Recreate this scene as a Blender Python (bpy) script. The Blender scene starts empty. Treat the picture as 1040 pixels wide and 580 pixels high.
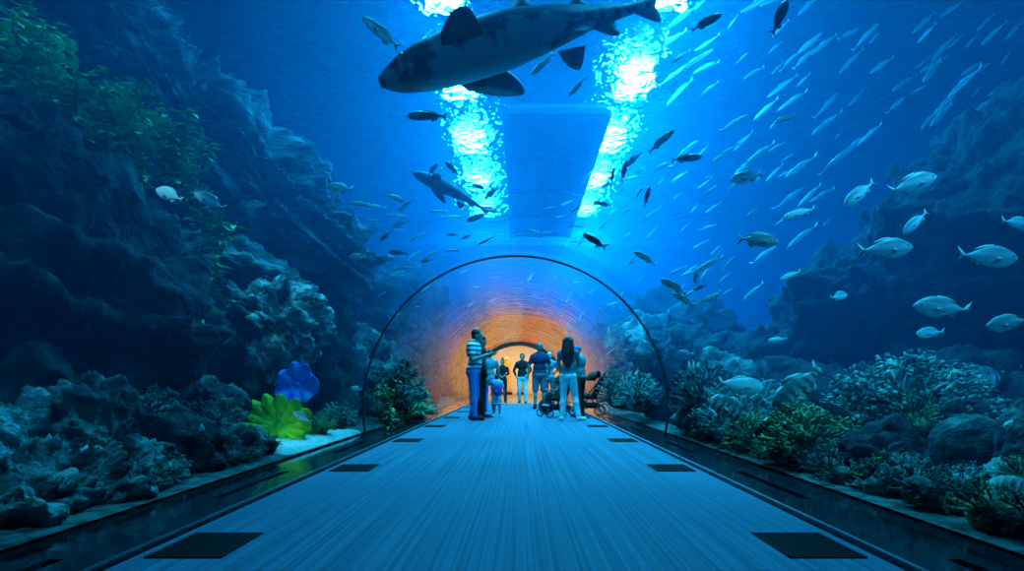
import bpy, bmesh, math, random
from mathutils import Vector, Matrix, Quaternion, noise
PI = math.pi
sc = bpy.context.scene
COL = sc.collection
random.seed(7)

# ------------------------------------------------------------------ camera frame
F, VX, VY, CH, CX = 560.0, 528.0, 388.0, 0.80, 0.065
def P(px, py, d):
    return Vector((CX + (px - VX) / F * d, d, CH + (VY - py) / F * d))

cam = bpy.data.cameras.new('camera'); camo = bpy.data.objects.new('camera', cam); COL.objects.link(camo)
camo.location = (CX, 0, CH); camo.rotation_euler = (PI / 2, 0, 0)
cam.sensor_width = 36; cam.lens = F / 1040 * 36
cam.shift_x = -(VX - 520) / 1040; cam.shift_y = (VY - 290) / 1040
cam.clip_start = 0.02; cam.clip_end = 200
sc.camera = camo

# ------------------------------------------------------------------ helpers
def tag(o, label=None, cat=None, group=None, kind=None):
    if label: o['label'] = label
    if cat: o['category'] = cat
    if group: o['group'] = group
    if kind: o['kind'] = kind
    return o

def empty(name, loc=(0, 0, 0), rotz=0, label=None, cat=None, group=None):
    o = bpy.data.objects.new(name, None); COL.objects.link(o)
    o.empty_display_size = 0.1
    o.location = loc; o.rotation_euler = (0, 0, rotz)
    return tag(o, label, cat, group)

def link(name, me, mat=None, parent=None, smooth=True):
    o = bpy.data.objects.new(name, me); COL.objects.link(o)
    if mat:
        me.materials.clear(); me.materials.append(mat)
    if smooth:
        for p in me.polygons: p.use_smooth = True
    if parent: o.parent = parent
    return o

def bm_obj(name, bm, mat=None, parent=None, smooth=True):
    me = bpy.data.meshes.new(name); bm.normal_update(); bm.to_mesh(me); bm.free()
    return link(name, me, mat, parent, smooth)

def box(bm, x0, x1, y0, y1, z0, z1):
    v = [bm.verts.new((x, y, z)) for z in (z0, z1) for y in (y0, y1) for x in (x0, x1)]
    for f in ((0, 2, 3, 1), (4, 5, 7, 6), (0, 1, 5, 4), (2, 6, 7, 3), (0, 4, 6, 2), (1, 3, 7, 5)):
        bm.faces.new([v[i] for i in f])

def obox(bm, c, sx, sy, sz, rot=None):
    M = Matrix.Translation(c) @ (rot.to_4x4() if rot else Matrix())
    r = bmesh.ops.create_cube(bm, size=1, matrix=M @ Matrix.Diagonal((sx, sy, sz, 1)))
    return r['verts']

def frame_of(t):
    t = t.normalized()
    a = Vector((0, 0, 1)) if abs(t.z) < 0.9 else Vector((1, 0, 0))
    u = t.cross(a).normalized(); w = t.cross(u).normalized()
    return u, w

def tube(bm, pts, rad, seg=8, cap=True):
    pts = [Vector(p) for p in pts]
    if not hasattr(rad, '__len__'): rad = [rad] * len(pts)
    rings = []; prev = None
    for i, p in enumerate(pts):
        t = (pts[min(i + 1, len(pts) - 1)] - pts[max(i - 1, 0)])
        if t.length < 1e-9: t = Vector((0, 0, 1))
        t.normalize()
        if prev is None: u, w = frame_of(t)
        else:
            u = (prev - t * prev.dot(t)).normalized(); w = t.cross(u)
        prev = u
        rings.append([bm.verts.new(p + (u * math.cos(2 * PI * k / seg) + w * math.sin(2 * PI * k / seg)) * rad[i]) for k in range(seg)])
    for a, b in zip(rings, rings[1:]):
        for k in range(seg):
            bm.faces.new((a[k], a[(k + 1) % seg], b[(k + 1) % seg], b[k]))
    if cap:
        bm.faces.new(rings[0][::-1]); bm.faces.new(rings[-1])

def capsule(bm, a, b, ra, rb, seg=12):
    a, b = Vector(a), Vector(b)
    d = b - a; L = d.length
    t = d.normalized() if L > 1e-6 else Vector((0, 0, 1))
    pts, rr = [], []
    n = 4
    for i in range(n + 1):
        th = PI / 2 * i / n
        pts.append(a - t * ra * math.cos(th)); rr.append(max(ra * math.sin(th), ra * 0.05))
    for i in range(n + 1):
        th = PI / 2 * i / n
        pts.append(b + t * rb * math.sin(th)); rr.append(max(rb * math.cos(th), rb * 0.05))
    tube(bm, pts, rr, seg)

def ell(bm, c, r, rot=None, sub=3):
    M = Matrix.Translation(c) @ (rot.to_matrix().to_4x4() if rot is not None else Matrix()) @ Matrix.Diagonal((r[0], r[1], r[2], 1))
    bmesh.ops.create_icosphere(bm, subdivisions=sub, radius=1, matrix=M)

def remesh(bm, voxel, smooth=4, fac=0.5):
    me = bpy.data.meshes.new('tmp'); bmesh.ops.recalc_face_normals(bm, faces=bm.faces); bm.to_mesh(me); bm.free()
    o = bpy.data.objects.new('tmp', me); COL.objects.link(o)
    m = o.modifiers.new('r', 'REMESH'); m.mode = 'VOXEL'; m.voxel_size = voxel; m.adaptivity = 0
    if smooth:
        s = o.modifiers.new('s', 'SMOOTH'); s.iterations = smooth; s.factor = fac
    bpy.context.view_layer.update()
    dg = bpy.context.evaluated_depsgraph_get()
    out = bpy.data.meshes.new_from_object(o.evaluated_get(dg))
    bpy.data.objects.remove(o); bpy.data.meshes.remove(me)
    for p in out.polygons: p.use_smooth = True
    return out

# ------------------------------------------------------------------ materials
def newmat(name):
    m = bpy.data.materials.new(name); m.use_nodes = True
    nt = m.node_tree; nt.nodes.clear()
    out = nt.nodes.new('ShaderNodeOutputMaterial')
    return m, nt, out

def N(nt, typ, **kw):
    n = nt.nodes.new(typ)
    for k, v in kw.items():
        if k.startswith('i_'): n.inputs[k[2:].replace('_', ' ')].default_value = v
        else: setattr(n, k, v)
    return n

def c4(c): return (c[0], c[1], c[2], 1)

def mat(name, a, b=None, rough=0.7, scale=6.0, metal=0.0, bump=0.0, bscale=None, contrast=(0.4, 0.6), spec=0.5, stretch=(1, 1, 1), bdist=0.03):
    m, nt, out = newmat(name)
    p = N(nt, 'ShaderNodeBsdfPrincipled'); nt.links.new(p.outputs[0], out.inputs[0])
    p.inputs['Roughness'].default_value = rough; p.inputs['Metallic'].default_value = metal
    p.inputs['Specular IOR Level'].default_value = spec
    tc = N(nt, 'ShaderNodeTexCoord'); mp = N(nt, 'ShaderNodeMapping'); mp.inputs['Scale'].default_value = stretch
    nt.links.new(tc.outputs['Object'], mp.inputs[0])
    nz = N(nt, 'ShaderNodeTexNoise'); nz.inputs['Scale'].default_value = scale; nz.inputs['Detail'].default_value = 5
    nt.links.new(mp.outputs[0], nz.inputs['Vector'])
    cr = N(nt, 'ShaderNodeValToRGB')
    cr.color_ramp.elements[0].position = contrast[0]; cr.color_ramp.elements[1].position = contrast[1]
    cr.color_ramp.elements[0].color = c4(a); cr.color_ramp.elements[1].color = c4(b or tuple(x * 1.15 for x in a))
    nt.links.new(nz.outputs[0], cr.inputs[0]); nt.links.new(cr.outputs[0], p.inputs['Base Color'])
    if bump:
        n2 = N(nt, 'ShaderNodeTexNoise'); n2.inputs['Scale'].default_value = bscale or scale * 4; n2.inputs['Detail'].default_value = 6
        nt.links.new(mp.outputs[0], n2.inputs['Vector'])
        bp = N(nt, 'ShaderNodeBump'); bp.inputs['Strength'].default_value = bump; bp.inputs['Distance'].default_value = bdist
        nt.links.new(n2.outputs[0], bp.inputs['Height']); nt.links.new(bp.outputs[0], p.inputs['Normal'])
    return m

def stripe_mat(name, a, b, freq, axis='Z', rough=0.85, duty=0.5):
    m, nt, out = newmat(name)
    p = N(nt, 'ShaderNodeBsdfPrincipled'); nt.links.new(p.outputs[0], out.inputs[0]); p.inputs['Roughness'].default_value = rough
    tc = N(nt, 'ShaderNodeTexCoord'); sp = N(nt, 'ShaderNodeSeparateXYZ'); nt.links.new(tc.outputs['Object'], sp.inputs[0])
    m1 = N(nt, 'ShaderNodeMath', operation='MULTIPLY'); m1.inputs[1].default_value = freq; nt.links.new(sp.outputs[axis], m1.inputs[0])
    m2 = N(nt, 'ShaderNodeMath', operation='FRACT'); nt.links.new(m1.outputs[0], m2.inputs[0])
    m3 = N(nt, 'ShaderNodeMath', operation='GREATER_THAN'); m3.inputs[1].default_value = duty; nt.links.new(m2.outputs[0], m3.inputs[0])
    mx = N(nt, 'ShaderNodeMix', data_type='RGBA'); mx.inputs[6].default_value = c4(a); mx.inputs[7].default_value = c4(b)
    nt.links.new(m3.outputs[0], mx.inputs[0]); nt.links.new(mx.outputs[2], p.inputs['Base Color'])
    return m

def emit(name, c, s):
    m, nt, out = newmat(name)
    e = N(nt, 'ShaderNodeEmission'); e.inputs[0].default_value = c4(c); e.inputs[1].default_value = s
    nt.links.new(e.outputs[0], out.inputs[0]); return m

def fish_mat(name, back, flank, belly, rough=0.35, metal=0.25, bars=None):
    m, nt, out = newmat(name)
    p = N(nt, 'ShaderNodeBsdfPrincipled'); nt.links.new(p.outputs[0], out.inputs[0])
    p.inputs['Roughness'].default_value = rough; p.inputs['Metallic'].default_value = metal
    tc = N(nt, 'ShaderNodeTexCoord'); sp = N(nt, 'ShaderNodeSeparateXYZ'); nt.links.new(tc.outputs['Generated'], sp.inputs[0])
    nz = N(nt, 'ShaderNodeTexNoise'); nz.inputs['Scale'].default_value = 9; nt.links.new(tc.outputs['Generated'], nz.inputs['Vector'])
    ad = N(nt, 'ShaderNodeMath', operation='MULTIPLY_ADD'); ad.inputs[1].default_value = 0.22
    nt.links.new(nz.outputs[0], ad.inputs[0]); nt.links.new(sp.outputs['Z'], ad.inputs[2])
    cr = N(nt, 'ShaderNodeValToRGB'); el = cr.color_ramp.elements
    el[0].position = 0.38; el[0].color = c4(belly); el[1].position = 0.85; el[1].color = c4(back)
    e = el.new(0.6); e.color = c4(flank)
    nt.links.new(ad.outputs[0], cr.inputs[0])
    last = cr.outputs[0]
    if bars:
        m1 = N(nt, 'ShaderNodeMath', operation='MULTIPLY_ADD'); m1.inputs[1].default_value = bars[1]; nt.links.new(sp.outputs['X'], m1.inputs[0])
        nt.links.new(nz.outputs[0], m1.inputs[2])
        m2 = N(nt, 'ShaderNodeMath', operation='FRACT'); nt.links.new(m1.outputs[0], m2.inputs[0])
        m3 = N(nt, 'ShaderNodeMath', operation='GREATER_THAN'); m3.inputs[1].default_value = 0.55; nt.links.new(m2.outputs[0], m3.inputs[0])
        mx = N(nt, 'ShaderNodeMix', data_type='RGBA'); mx.inputs[7].default_value = c4(bars[0]); nt.links.new(last, mx.inputs[6])
        nt.links.new(m3.outputs[0], mx.inputs[0]); last = mx.outputs[2]
    nt.links.new(last, p.inputs['Base Color'])
    return m

# ------------------------------------------------------------------ dimensions of the place
R, CZ = 2.20, 0.42            # inner radius of the acrylic vault and height of its centre
TH = 0.09                     # thickness of the acrylic
Y0, Y1 = -4.0, 26.0           # the vault runs from behind the camera to the far portal
TX, TY0, TY1, TZ = 16.0, -8.0, 27.0, 7.6   # tank extents
A0 = -math.asin(CZ / R)       # angle at which the vault meets the floor

def arch(r, n=64, cz=CZ, zb=0.0):
    a0 = -math.asin(min(1, (cz - zb) / r))
    return [(r * math.cos(a0 + (PI - 2 * a0) * i / n), cz + r * math.sin(a0 + (PI - 2 * a0) * i / n)) for i in range(n + 1)]

# ------------------------------------------------------------------ water
m, nt, out = newmat('sea_water')
tr = N(nt, 'ShaderNodeBsdfTransparent'); nt.links.new(tr.outputs[0], out.inputs[0])
vs = N(nt, 'ShaderNodeVolumeScatter'); vs.inputs['Color'].default_value = (0.006, 0.46, 1.0, 1); vs.inputs['Density'].default_value = 0.024; vs.inputs['Anisotropy'].default_value = 0.5
va = N(nt, 'ShaderNodeVolumeAbsorption'); va.inputs['Color'].default_value = (0.0, 0.86, 0.97, 1); va.inputs['Density'].default_value = 0.16
ad = N(nt, 'ShaderNodeAddShader'); nt.links.new(vs.outputs[0], ad.inputs[0]); nt.links.new(va.outputs[0], ad.inputs[1]); nt.links.new(ad.outputs[0], out.inputs['Volume'])
M_WATER = m

def tank_section(r, ztop, xs, zb):
    pts = [(xs, zb), (xs, ztop), (-xs, ztop), (-xs, zb)] + [(x, z) for x, z in reversed(arch(r, 64, CZ, zb))]
    return pts
def extrude_section(bm, pts, y0, y1):
    a = [bm.verts.new((x, y0, z)) for x, z in pts]; b = [bm.verts.new((x, y1, z)) for x, z in pts]
    n = len(pts)
    for i in range(n): bm.faces.new((a[i], a[(i + 1) % n], b[(i + 1) % n], b[i]))
    bm.faces.new(a[::-1]); bm.faces.new(b)
    bmesh.ops.recalc_face_normals(bm, faces=bm.faces)
bm = bmesh.new(); extrude_section(bm, tank_section(R + TH + 0.01, TZ, TX - 0.01, 0.012), TY0 + 0.01, TY1 - 0.3)
water = bm_obj('tank_water', bm, M_WATER, smooth=False)
tag(water, 'clear blue sea water filling the tank around the tunnel', 'water', kind='stuff')

# rippling surface of the water seen from below
m, nt, out = newmat('water_surface')
tc = N(nt, 'ShaderNodeTexCoord'); mp = N(nt, 'ShaderNodeMapping'); mp.inputs['Scale'].default_value = (1.0, 0.8, 1)
nt.links.new(tc.outputs['Object'], mp.inputs[0])
nz = N(nt, 'ShaderNodeTexNoise'); nz.inputs['Scale'].default_value = 3.4; nz.inputs['Detail'].default_value = 3; nz.inputs['Distortion'].default_value = 0.8
nt.links.new(mp.outputs[0], nz.inputs['Vector'])
bp = N(nt, 'ShaderNodeBump'); bp.inputs['Strength'].default_value = 1.0; bp.inputs['Distance'].default_value = 0.5; nt.links.new(nz.outputs[0], bp.inputs['Height'])
rf = N(nt, 'ShaderNodeBsdfRefraction'); rf.inputs['IOR'].default_value = 1.06; rf.inputs['Roughness'].default_value = 0.0; rf.inputs['Color'].default_value = (0.95, 1, 1, 1)
nt.links.new(bp.outputs[0], rf.inputs['Normal'])
tr = N(nt, 'ShaderNodeBsdfTransparent')
mx = N(nt, 'ShaderNodeMixShader'); mx.inputs[0].default_value = 0.25; nt.links.new(rf.outputs[0], mx.inputs[1]); nt.links.new(tr.outputs[0], mx.inputs[2])
nt.links.new(mx.outputs[0], out.inputs[0])
M_SURF = m
bm = bmesh.new(); bmesh.ops.create_grid(bm, x_segments=120, y_segments=120, size=1)
for v in bm.verts:
    v.co = Vector((v.co.x * (TX - 0.05), (TY0 + TY1) / 2 - 0.1 + v.co.y * (TY1 - TY0 - 0.5) / 2, TZ - 0.12))
    v.co.z += 0.05 * noise.noise(v.co * 0.9)
surf = bm_obj('water_surface', bm, M_SURF); tag(surf, 'rippling underside of the water surface catching the overhead lamps', 'water', kind='stuff')

# ------------------------------------------------------------------ tank shell
M_TANK = mat('painted_tank_wall', (0.006, 0.05, 0.14), (0.01, 0.07, 0.18), rough=0.95, scale=0.6)
M_SAND = mat('sand', (0.03, 0.04, 0.04), (0.15, 0.18, 0.16), rough=0.95, scale=9, bump=0.8, bscale=30)
M_DARK = mat('dark_hall_paint', (0.010, 0.03, 0.05), rough=0.95)
def struct(name, bm, m, smooth=False): return tag(bm_obj(name, bm, m, smooth=smooth), kind='structure')
bm = bmesh.new(); box(bm, -TX - 0.3, -TX, TY0, TY1, -0.3, TZ + 4); struct('wall_left', bm, M_TANK)
bm = bmesh.new(); box(bm, TX, TX + 0.3, TY0, TY1, -0.3, TZ + 4); struct('wall_right', bm, M_TANK)
bm = bmesh.new(); extrude_section(bm, tank_section(R + 0.02, TZ + 4, TX + 0.3, -0.001), TY1 - 0.28, TY1); struct('wall_back', bm, M_TANK)
bm = bmesh.new(); box(bm, -TX - .3, TX + .3, TY0 - 0.3, TY0 - 0.01, -0.3, TZ + 4); struct('wall_front', bm, M_TANK)
bm = bmesh.new(); box(bm, -TX - .3, TX + .3, TY0 - .3, TY1 + .3, TZ + 4, TZ + 4.2); struct('ceiling', bm, M_DARK)
# tank bed of sand each side of the walkway
for nm, s in (('floor_left', -1), ('floor_right', 1)):
    bm = bmesh.new()
    bmesh.ops.create_grid(bm, x_segments=90, y_segments=160, size=1)
    for v in bm.verts:
        x = s * (2.31 + (v.co.x + 1) / 2 * (TX - 2.31)); y = (TY0 + TY1) / 2 + v.co.y * (TY1 - TY0) / 2
        v.co = Vector((x, y, 0))
        k = min(1, (abs(x) - 2.31) / 2)
        v.co.z = 0.03 + k * 0.25 * (noise.fractal(Vector((x * .5, y * .5, 3)), 1, 2, 4) + .4)
    if s < 0: bmesh.ops.reverse_faces(bm, faces=bm.faces)
    struct(nm, bm, M_SAND, True)

# ------------------------------------------------------------------ walkway
m, nt, out = newmat('ribbed_carpet')
p = N(nt, 'ShaderNodeBsdfPrincipled'); nt.links.new(p.outputs[0], out.inputs[0]); p.inputs['Roughness'].default_value = 0.8; p.inputs['Specular IOR Level'].default_value = 0.25
tc = N(nt, 'ShaderNodeTexCoord'); mp = N(nt, 'ShaderNodeMapping'); mp.inputs['Scale'].default_value = (60, 0.25, 1); nt.links.new(tc.outputs['Object'], mp.inputs[0])
n1 = N(nt, 'ShaderNodeTexNoise'); n1.inputs['Scale'].default_value = 1.0; n1.inputs['Detail'].default_value = 4; nt.links.new(mp.outputs[0], n1.inputs['Vector'])
mp2 = N(nt, 'ShaderNodeMapping'); mp2.inputs['Scale'].default_value = (1, 9, 1); nt.links.new(tc.outputs['Object'], mp2.inputs[0])
n2 = N(nt, 'ShaderNodeTexNoise'); n2.inputs['Scale'].default_value = 14; n2.inputs['Detail'].default_value = 2; nt.links.new(mp2.outputs[0], n2.inputs['Vector'])
mix = N(nt, 'ShaderNodeMath', operation='MULTIPLY_ADD'); mix.inputs[1].default_value = 0.35; nt.links.new(n2.outputs[0], mix.inputs[0]); nt.links.new(n1.outputs[0], mix.inputs[2])
cr = N(nt, 'ShaderNodeValToRGB'); cr.color_ramp.elements[0].position = 0.52; cr.color_ramp.elements[1].position = 0.86
cr.color_ramp.elements[0].color = (0.045, 0.085, 0.135, 1); cr.color_ramp.elements[1].color = (0.105, 0.175, 0.26, 1)
nt.links.new(mix.outputs[0], cr.inputs[0]); nt.links.new(cr.outputs[0], p.inputs['Base Color'])
M_CARPET = m
CW, CEND = 1.70, 20.0
bm = bmesh.new(); box(bm, -CW, CW, Y0, CEND, -0.1, 0.0); struct('floor', bm, M_CARPET)
M_GRANITE = mat('polished_black_stone', (0.008, 0.014, 0.02), (0.02, 0.03, 0.04), rough=0.09, scale=40)
M_GAP = mat('black_recess', (0.002, 0.003, 0.004), rough=0.9)
M_STEEL = mat('brushed_steel', (0.45, 0.5, 0.52), rough=0.3, metal=1.0)
M_GRILLE = mat('dark_grille', (0.004, 0.006, 0.008), rough=0.9, spec=.1)
for i, s in enumerate((-1, 1)):
    side = ('left', 'right')[i]
    # stone border with the long ventilation slots cut in it
    bm = bmesh.new(); xa, xb = (CW + 0.055, 2.33)
    slots = [(1.5 + 2.42 * k - 0.2, 1.5 + 2.42 * k + 0.95) for k in range(-2, 9)]
    sx0, sx1 = 1.96, 2.03
    yy = Y0
    for a, b in slots:
        box(bm, *sorted((s * xa, s * xb)), yy, a, -0.1, 0.012); box(bm, *sorted((s * xa, s * sx0)), a, b, -0.1, 0.012); box(bm, *sorted((s * sx1, s * xb)), a, b, -0.1, 0.012)
        yy = b
    box(bm, *sorted((s * xa, s * xb)), yy, Y1, -0.1, 0.012)
    struct('baseboard_' + side, bm, M_GRANITE)
    bm = bmesh.new(); box(bm, *sorted((s * 1.75, s * 2.2)), Y0, Y1, -0.14, -0.06); struct('trim_%d' % (1 + i), bm, M_GAP)
    bm = bmesh.new(); box(bm, *sorted((s * (CW + 0.035), s * (CW + 0.055))), Y0, Y1, -0.1, 0.02); struct('trim_%d' % (3 + i), bm, M_STEEL)
    bm = bmesh.new(); box(bm, *sorted((s * CW, s * (CW + 0.035))), Y0, Y1, -0.12, -0.05); struct('trim_%d' % (5 + i), bm, M_GAP)
# grilles in the carpet
gw, gl = 0.355, 0.41
proto = None
for k in range(-1, 8):
    for s in (-1, 1):
        y = 2.50 + 2.42 * k; x = s * 1.465
        if y + gl > CEND: continue
        if proto is None:
            proto = empty('floor_grille', (x, y, 0))
            bm = bmesh.new()
            for a, b, c, d in ((-gw/2, gw/2, 0, .012), (-gw/2, gw/2, gl-.012, gl), (-gw/2, -gw/2+.012, 0, gl), (gw/2-.012, gw/2, 0, gl)):
                box(bm, a, b, c, d, 0.0005, 0.006)
            for j in range(17):
                xx = -gw/2 + .016 + j * (gw - .032) / 16; box(bm, xx - .0045, xx + .0045, .012, gl - .012, 0.002, 0.0065)
            f = bm_obj('slatted_frame', bm, M_GRILLE, proto, False)
            bm = bmesh.new(); box(bm, -gw/2 + .006, gw/2 - .006, .006, gl - .006, 0.0004, 0.0018); bm_obj('recess', bm, M_GAP, proto, False)
            g = proto
        else:
            g = proto.copy(); COL.objects.link(g)
            for ch in proto.children:
                c = ch.copy(); COL.objects.link(c); c.parent = g
            g.location = (x, y, 0)
        ordn = {-1: 'beside the camera', 0: 'nearest the camera', 1: 'second from the camera', 2: 'third from the camera', 3: 'fourth from the camera', 4: 'fifth from the camera', 5: 'sixth from the camera', 6: 'seventh from the camera', 7: 'eighth from the camera'}[k]
        tag(g, 'black slatted grille in the %s edge of the carpet, %s' % ('left' if s < 0 else 'right', ordn), 'floor grille', 'grilles along the carpet edges')

# ------------------------------------------------------------------ acrylic vault
m, nt, out = newmat('clear_acrylic')
tc = N(nt, 'ShaderNodeTexCoord')
sp = N(nt, 'ShaderNodeSeparateXYZ'); nt.links.new(tc.outputs['Object'], sp.inputs[0])
at = N(nt, 'ShaderNodeMath', operation='ARCTAN2')
zc = N(nt, 'ShaderNodeMath', operation='SUBTRACT'); zc.inputs[1].default_value = CZ; nt.links.new(sp.outputs['Z'], zc.inputs[0])
nt.links.new(zc.outputs[0], at.inputs[0]); nt.links.new(sp.outputs['X'], at.inputs[1])
cb = N(nt, 'ShaderNodeCombineXYZ'); nt.links.new(at.outputs[0], cb.inputs[0]); nt.links.new(sp.outputs['Y'], cb.inputs[1])
mp = N(nt, 'ShaderNodeMapping'); mp.inputs['Scale'].default_value = (0.8, 1.9, 1); nt.links.new(cb.outputs[0], mp.inputs[0])
nz = N(nt, 'ShaderNodeTexNoise'); nz.inputs['Scale'].default_value = 2.0; nz.inputs['Detail'].default_value = 3.0; nz.inputs['Roughness'].default_value = 0.55; nt.links.new(mp.outputs[0], nz.inputs['Vector'])
bp = N(nt, 'ShaderNodeBump'); bp.inputs['Strength'].default_value = 1.0; bp.inputs['Distance'].default_value = 0.022; nt.links.new(nz.outputs[0], bp.inputs['Height'])
fr = N(nt, 'ShaderNodeFresnel'); fr.inputs['IOR'].default_value = 1.49
pw = N(nt, 'ShaderNodeMath', operation='POWER'); pw.inputs[1].default_value = 5.5; nt.links.new(fr.outputs[0], pw.inputs[0])
fm = N(nt, 'ShaderNodeMath', operation='MULTIPLY'); fm.inputs[1].default_value = 38.0; fm.use_clamp = True; nt.links.new(pw.outputs[0], fm.inputs[0])
gl_ = N(nt, 'ShaderNodeBsdfGlossy'); gl_.inputs['Roughness'].default_value = 0.015; nt.links.new(bp.outputs[0], gl_.inputs['Normal'])
tr = N(nt, 'ShaderNodeBsdfTransparent'); tr.inputs[0].default_value = (0.97, 0.99, 1, 1)
mx = N(nt, 'ShaderNodeMixShader'); nt.links.new(fm.outputs[0], mx.inputs[0]); nt.links.new(tr.outputs[0], mx.inputs[1]); nt.links.new(gl_.outputs[0], mx.inputs[2])
nt.links.new(mx.outputs[0], out.inputs[0])
M_ACR = m
m, nt, out = newmat('acrylic_outer_face')
tr = N(nt, 'ShaderNodeBsdfTransparent'); tr.inputs[0].default_value = (0.97, 0.99, 1, 1); nt.links.new(tr.outputs[0], out.inputs[0])
M_ACR2 = m
def vault_panel(n, y0, y1):
    bm = bmesh.new()
    ai = arch(R, 96); ao = arch(R + TH, 96)
    ys = [y0, y1]
    vi = [[bm.verts.new((x, y, z)) for x, z in ai] for y in ys]; vo = [[bm.verts.new((x, y, z)) for x, z in ao] for y in ys]
    for i in range(96):
        bm.faces.new((vi[0][i], vi[0][i+1], vi[1][i+1], vi[1][i]))
        f = bm.faces.new((vo[0][i], vo[1][i], vo[1][i+1], vo[0][i+1])); f.material_index = 1
    ci = [[bm.verts.new((x, y, z)) for x, z in ai] for y in ys]; co = [[bm.verts.new((x, y, z)) for x, z in ao] for y in ys]
    for i in range(96):      # the sawn ends, with corners of their own so that the curved faces keep their true normals
        for k in (0, 1):
            q = (ci[k][i], co[k][i], co[k][i+1], ci[k][i+1]); f = bm.faces.new(q if k == 0 else q[::-1]); f.material_index = 1
    for j in (0, 96):
        f = bm.faces.new((ci[0][j], ci[1][j], co[1][j], co[0][j])); f.material_index = 1
    o = bm_obj('window_%d' % n, bm, None); o.data.materials.append(M_ACR); o.data.materials.append(M_ACR2)
    tag(o, kind='structure')
RING = 8.0
vault_panel(1, Y0, RING - 0.01); vault_panel(2, RING + 0.01, 16.9); vault_panel(3, 16.92, Y1)
M_RING = mat('dark_sealant', (0.006, 0.012, 0.018), rough=0.4)
def ring(n, y, r0, r1, w, m=M_RING):
    bm = bmesh.new(); a = arch(r0, 96); b = arch(r1, 96)
    L = []
    for (ax, az), (bx, bz) in zip(a, b):
        L.append([bm.verts.new(c) for c in ((ax, y, az), (ax, y + w, az), (bx, y + w, bz), (bx, y, bz))])
    for p, q in zip(L, L[1:]):
        for k in range(4): bm.faces.new((p[k], p[(k+1) % 4], q[(k+1) % 4], q[k]))
    bm.faces.new(L[0]); bm.faces.new(L[-1][::-1]); bmesh.ops.recalc_face_normals(bm, faces=bm.faces)
    return struct('trim_%d' % n, bm, m, False)
ring(7, RING - 0.015, R - 0.006, R + 0.02, 0.03)
m, nt, out = newmat('acrylic_flange')
d1 = N(nt, 'ShaderNodeBsdfPrincipled'); d1.inputs['Base Color'].default_value = (0.10, 0.35, 0.5, 1); d1.inputs['Roughness'].default_value = .25
tr = N(nt, 'ShaderNodeBsdfTransparent'); mx = N(nt, 'ShaderNodeMixShader'); mx.inputs[0].default_value = .10
nt.links.new(tr.outputs[0], mx.inputs[1]); nt.links.new(d1.outputs[0], mx.inputs[2]); nt.links.new(mx.outputs[0], out.inputs[0]); M_FLANGE = m
ring(8, RING + 0.02, R + TH + 0.01, R + TH + 0.17, 0.10, M_FLANGE)
M_PORTAL = mat('dark_portal', (0.015, 0.012, 0.01), rough=0.35)
ring(10, Y1 - 0.25, R - 0.10, R + TH, 0.6, M_PORTAL)

# ------------------------------------------------------------------ hall beyond the tunnel
M_CREAM = mat('cream_wall', (0.82, 0.76, 0.64), (0.88, 0.80, 0.68), rough=0.8, scale=1)
M_WOOD = mat('brown_floor', (0.16, 0.075, 0.035), (0.24, 0.12, 0.05), rough=0.35, scale=3, stretch=(6, .6, 1))
HY = 37.0
M_COPPER = mat('copper_wall', (0.02, 0.012, 0.008), (0.85, 0.42, 0.12), rough=0.5, scale=1.0, contrast=(.46, .52), stretch=(1, 1.6, .25))  # dark and gold bands invented to streak the reflections in the vault
bm = bmesh.new(); box(bm, -CW, CW, CEND, Y1 + 1, -0.1, 0.0); box(bm, -6, 6, Y1 + 1, HY, -0.1, 0.0); struct('floor_hall', bm, M_WOOD)
bm = bmesh.new(); box(bm, -6, 6, HY, HY + .2, -.1, 4.2); struct('wall_hall_back', bm, M_CREAM)
bm = bmesh.new(); box(bm, -6.2, -6, TY1 + .01, HY, -.1, 4.2); struct('wall_hall_left', bm, M_COPPER)
bm = bmesh.new(); box(bm, 6, 6.2, TY1 + .01, HY, -.1, 4.2); struct('wall_hall_right', bm, M_COPPER)
bm = bmesh.new(); box(bm, -6.2, 6.2, TY1 + .01, HY, 4.2, 4.4); struct('ceiling_hall', bm, M_COPPER)
M_WARM = emit('warm_lamp', (1.0, 0.72, 0.44), 8.0)
M_BLACK = mat('black_metal', (0.01, 0.01, 0.01), rough=0.5)
for i, (x, y, w) in enumerate(((-3.3, 29.5, 1.6), (0, 29.5, 1.6), (3.3, 29.5, 1.6), (-3.3, 33.5, 1.6), (0, 33.5, 1.6), (3.3, 33.5, 1.6))):
    t = empty('ceiling_light', (x, y, 4.2), 0, 'warm glowing ceiling panel in the far hall, %s of its row, %s row' % (('left', 'middle', 'right')[i % 3], ('near', 'far')[i // 3]), 'ceiling light', 'ceiling panels in the far hall')
    bm = bmesh.new(); box(bm, -1.3, 1.3, -1.3, 1.3, -.08, -.001); bm_obj('frame', bm, M_BLACK, t, False)
    bm = bmesh.new(); box(bm, -1.25, 1.25, -1.25, 1.25, -.1, -.081); bm_obj('diffuser', bm, M_WARM, t, False)
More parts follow.
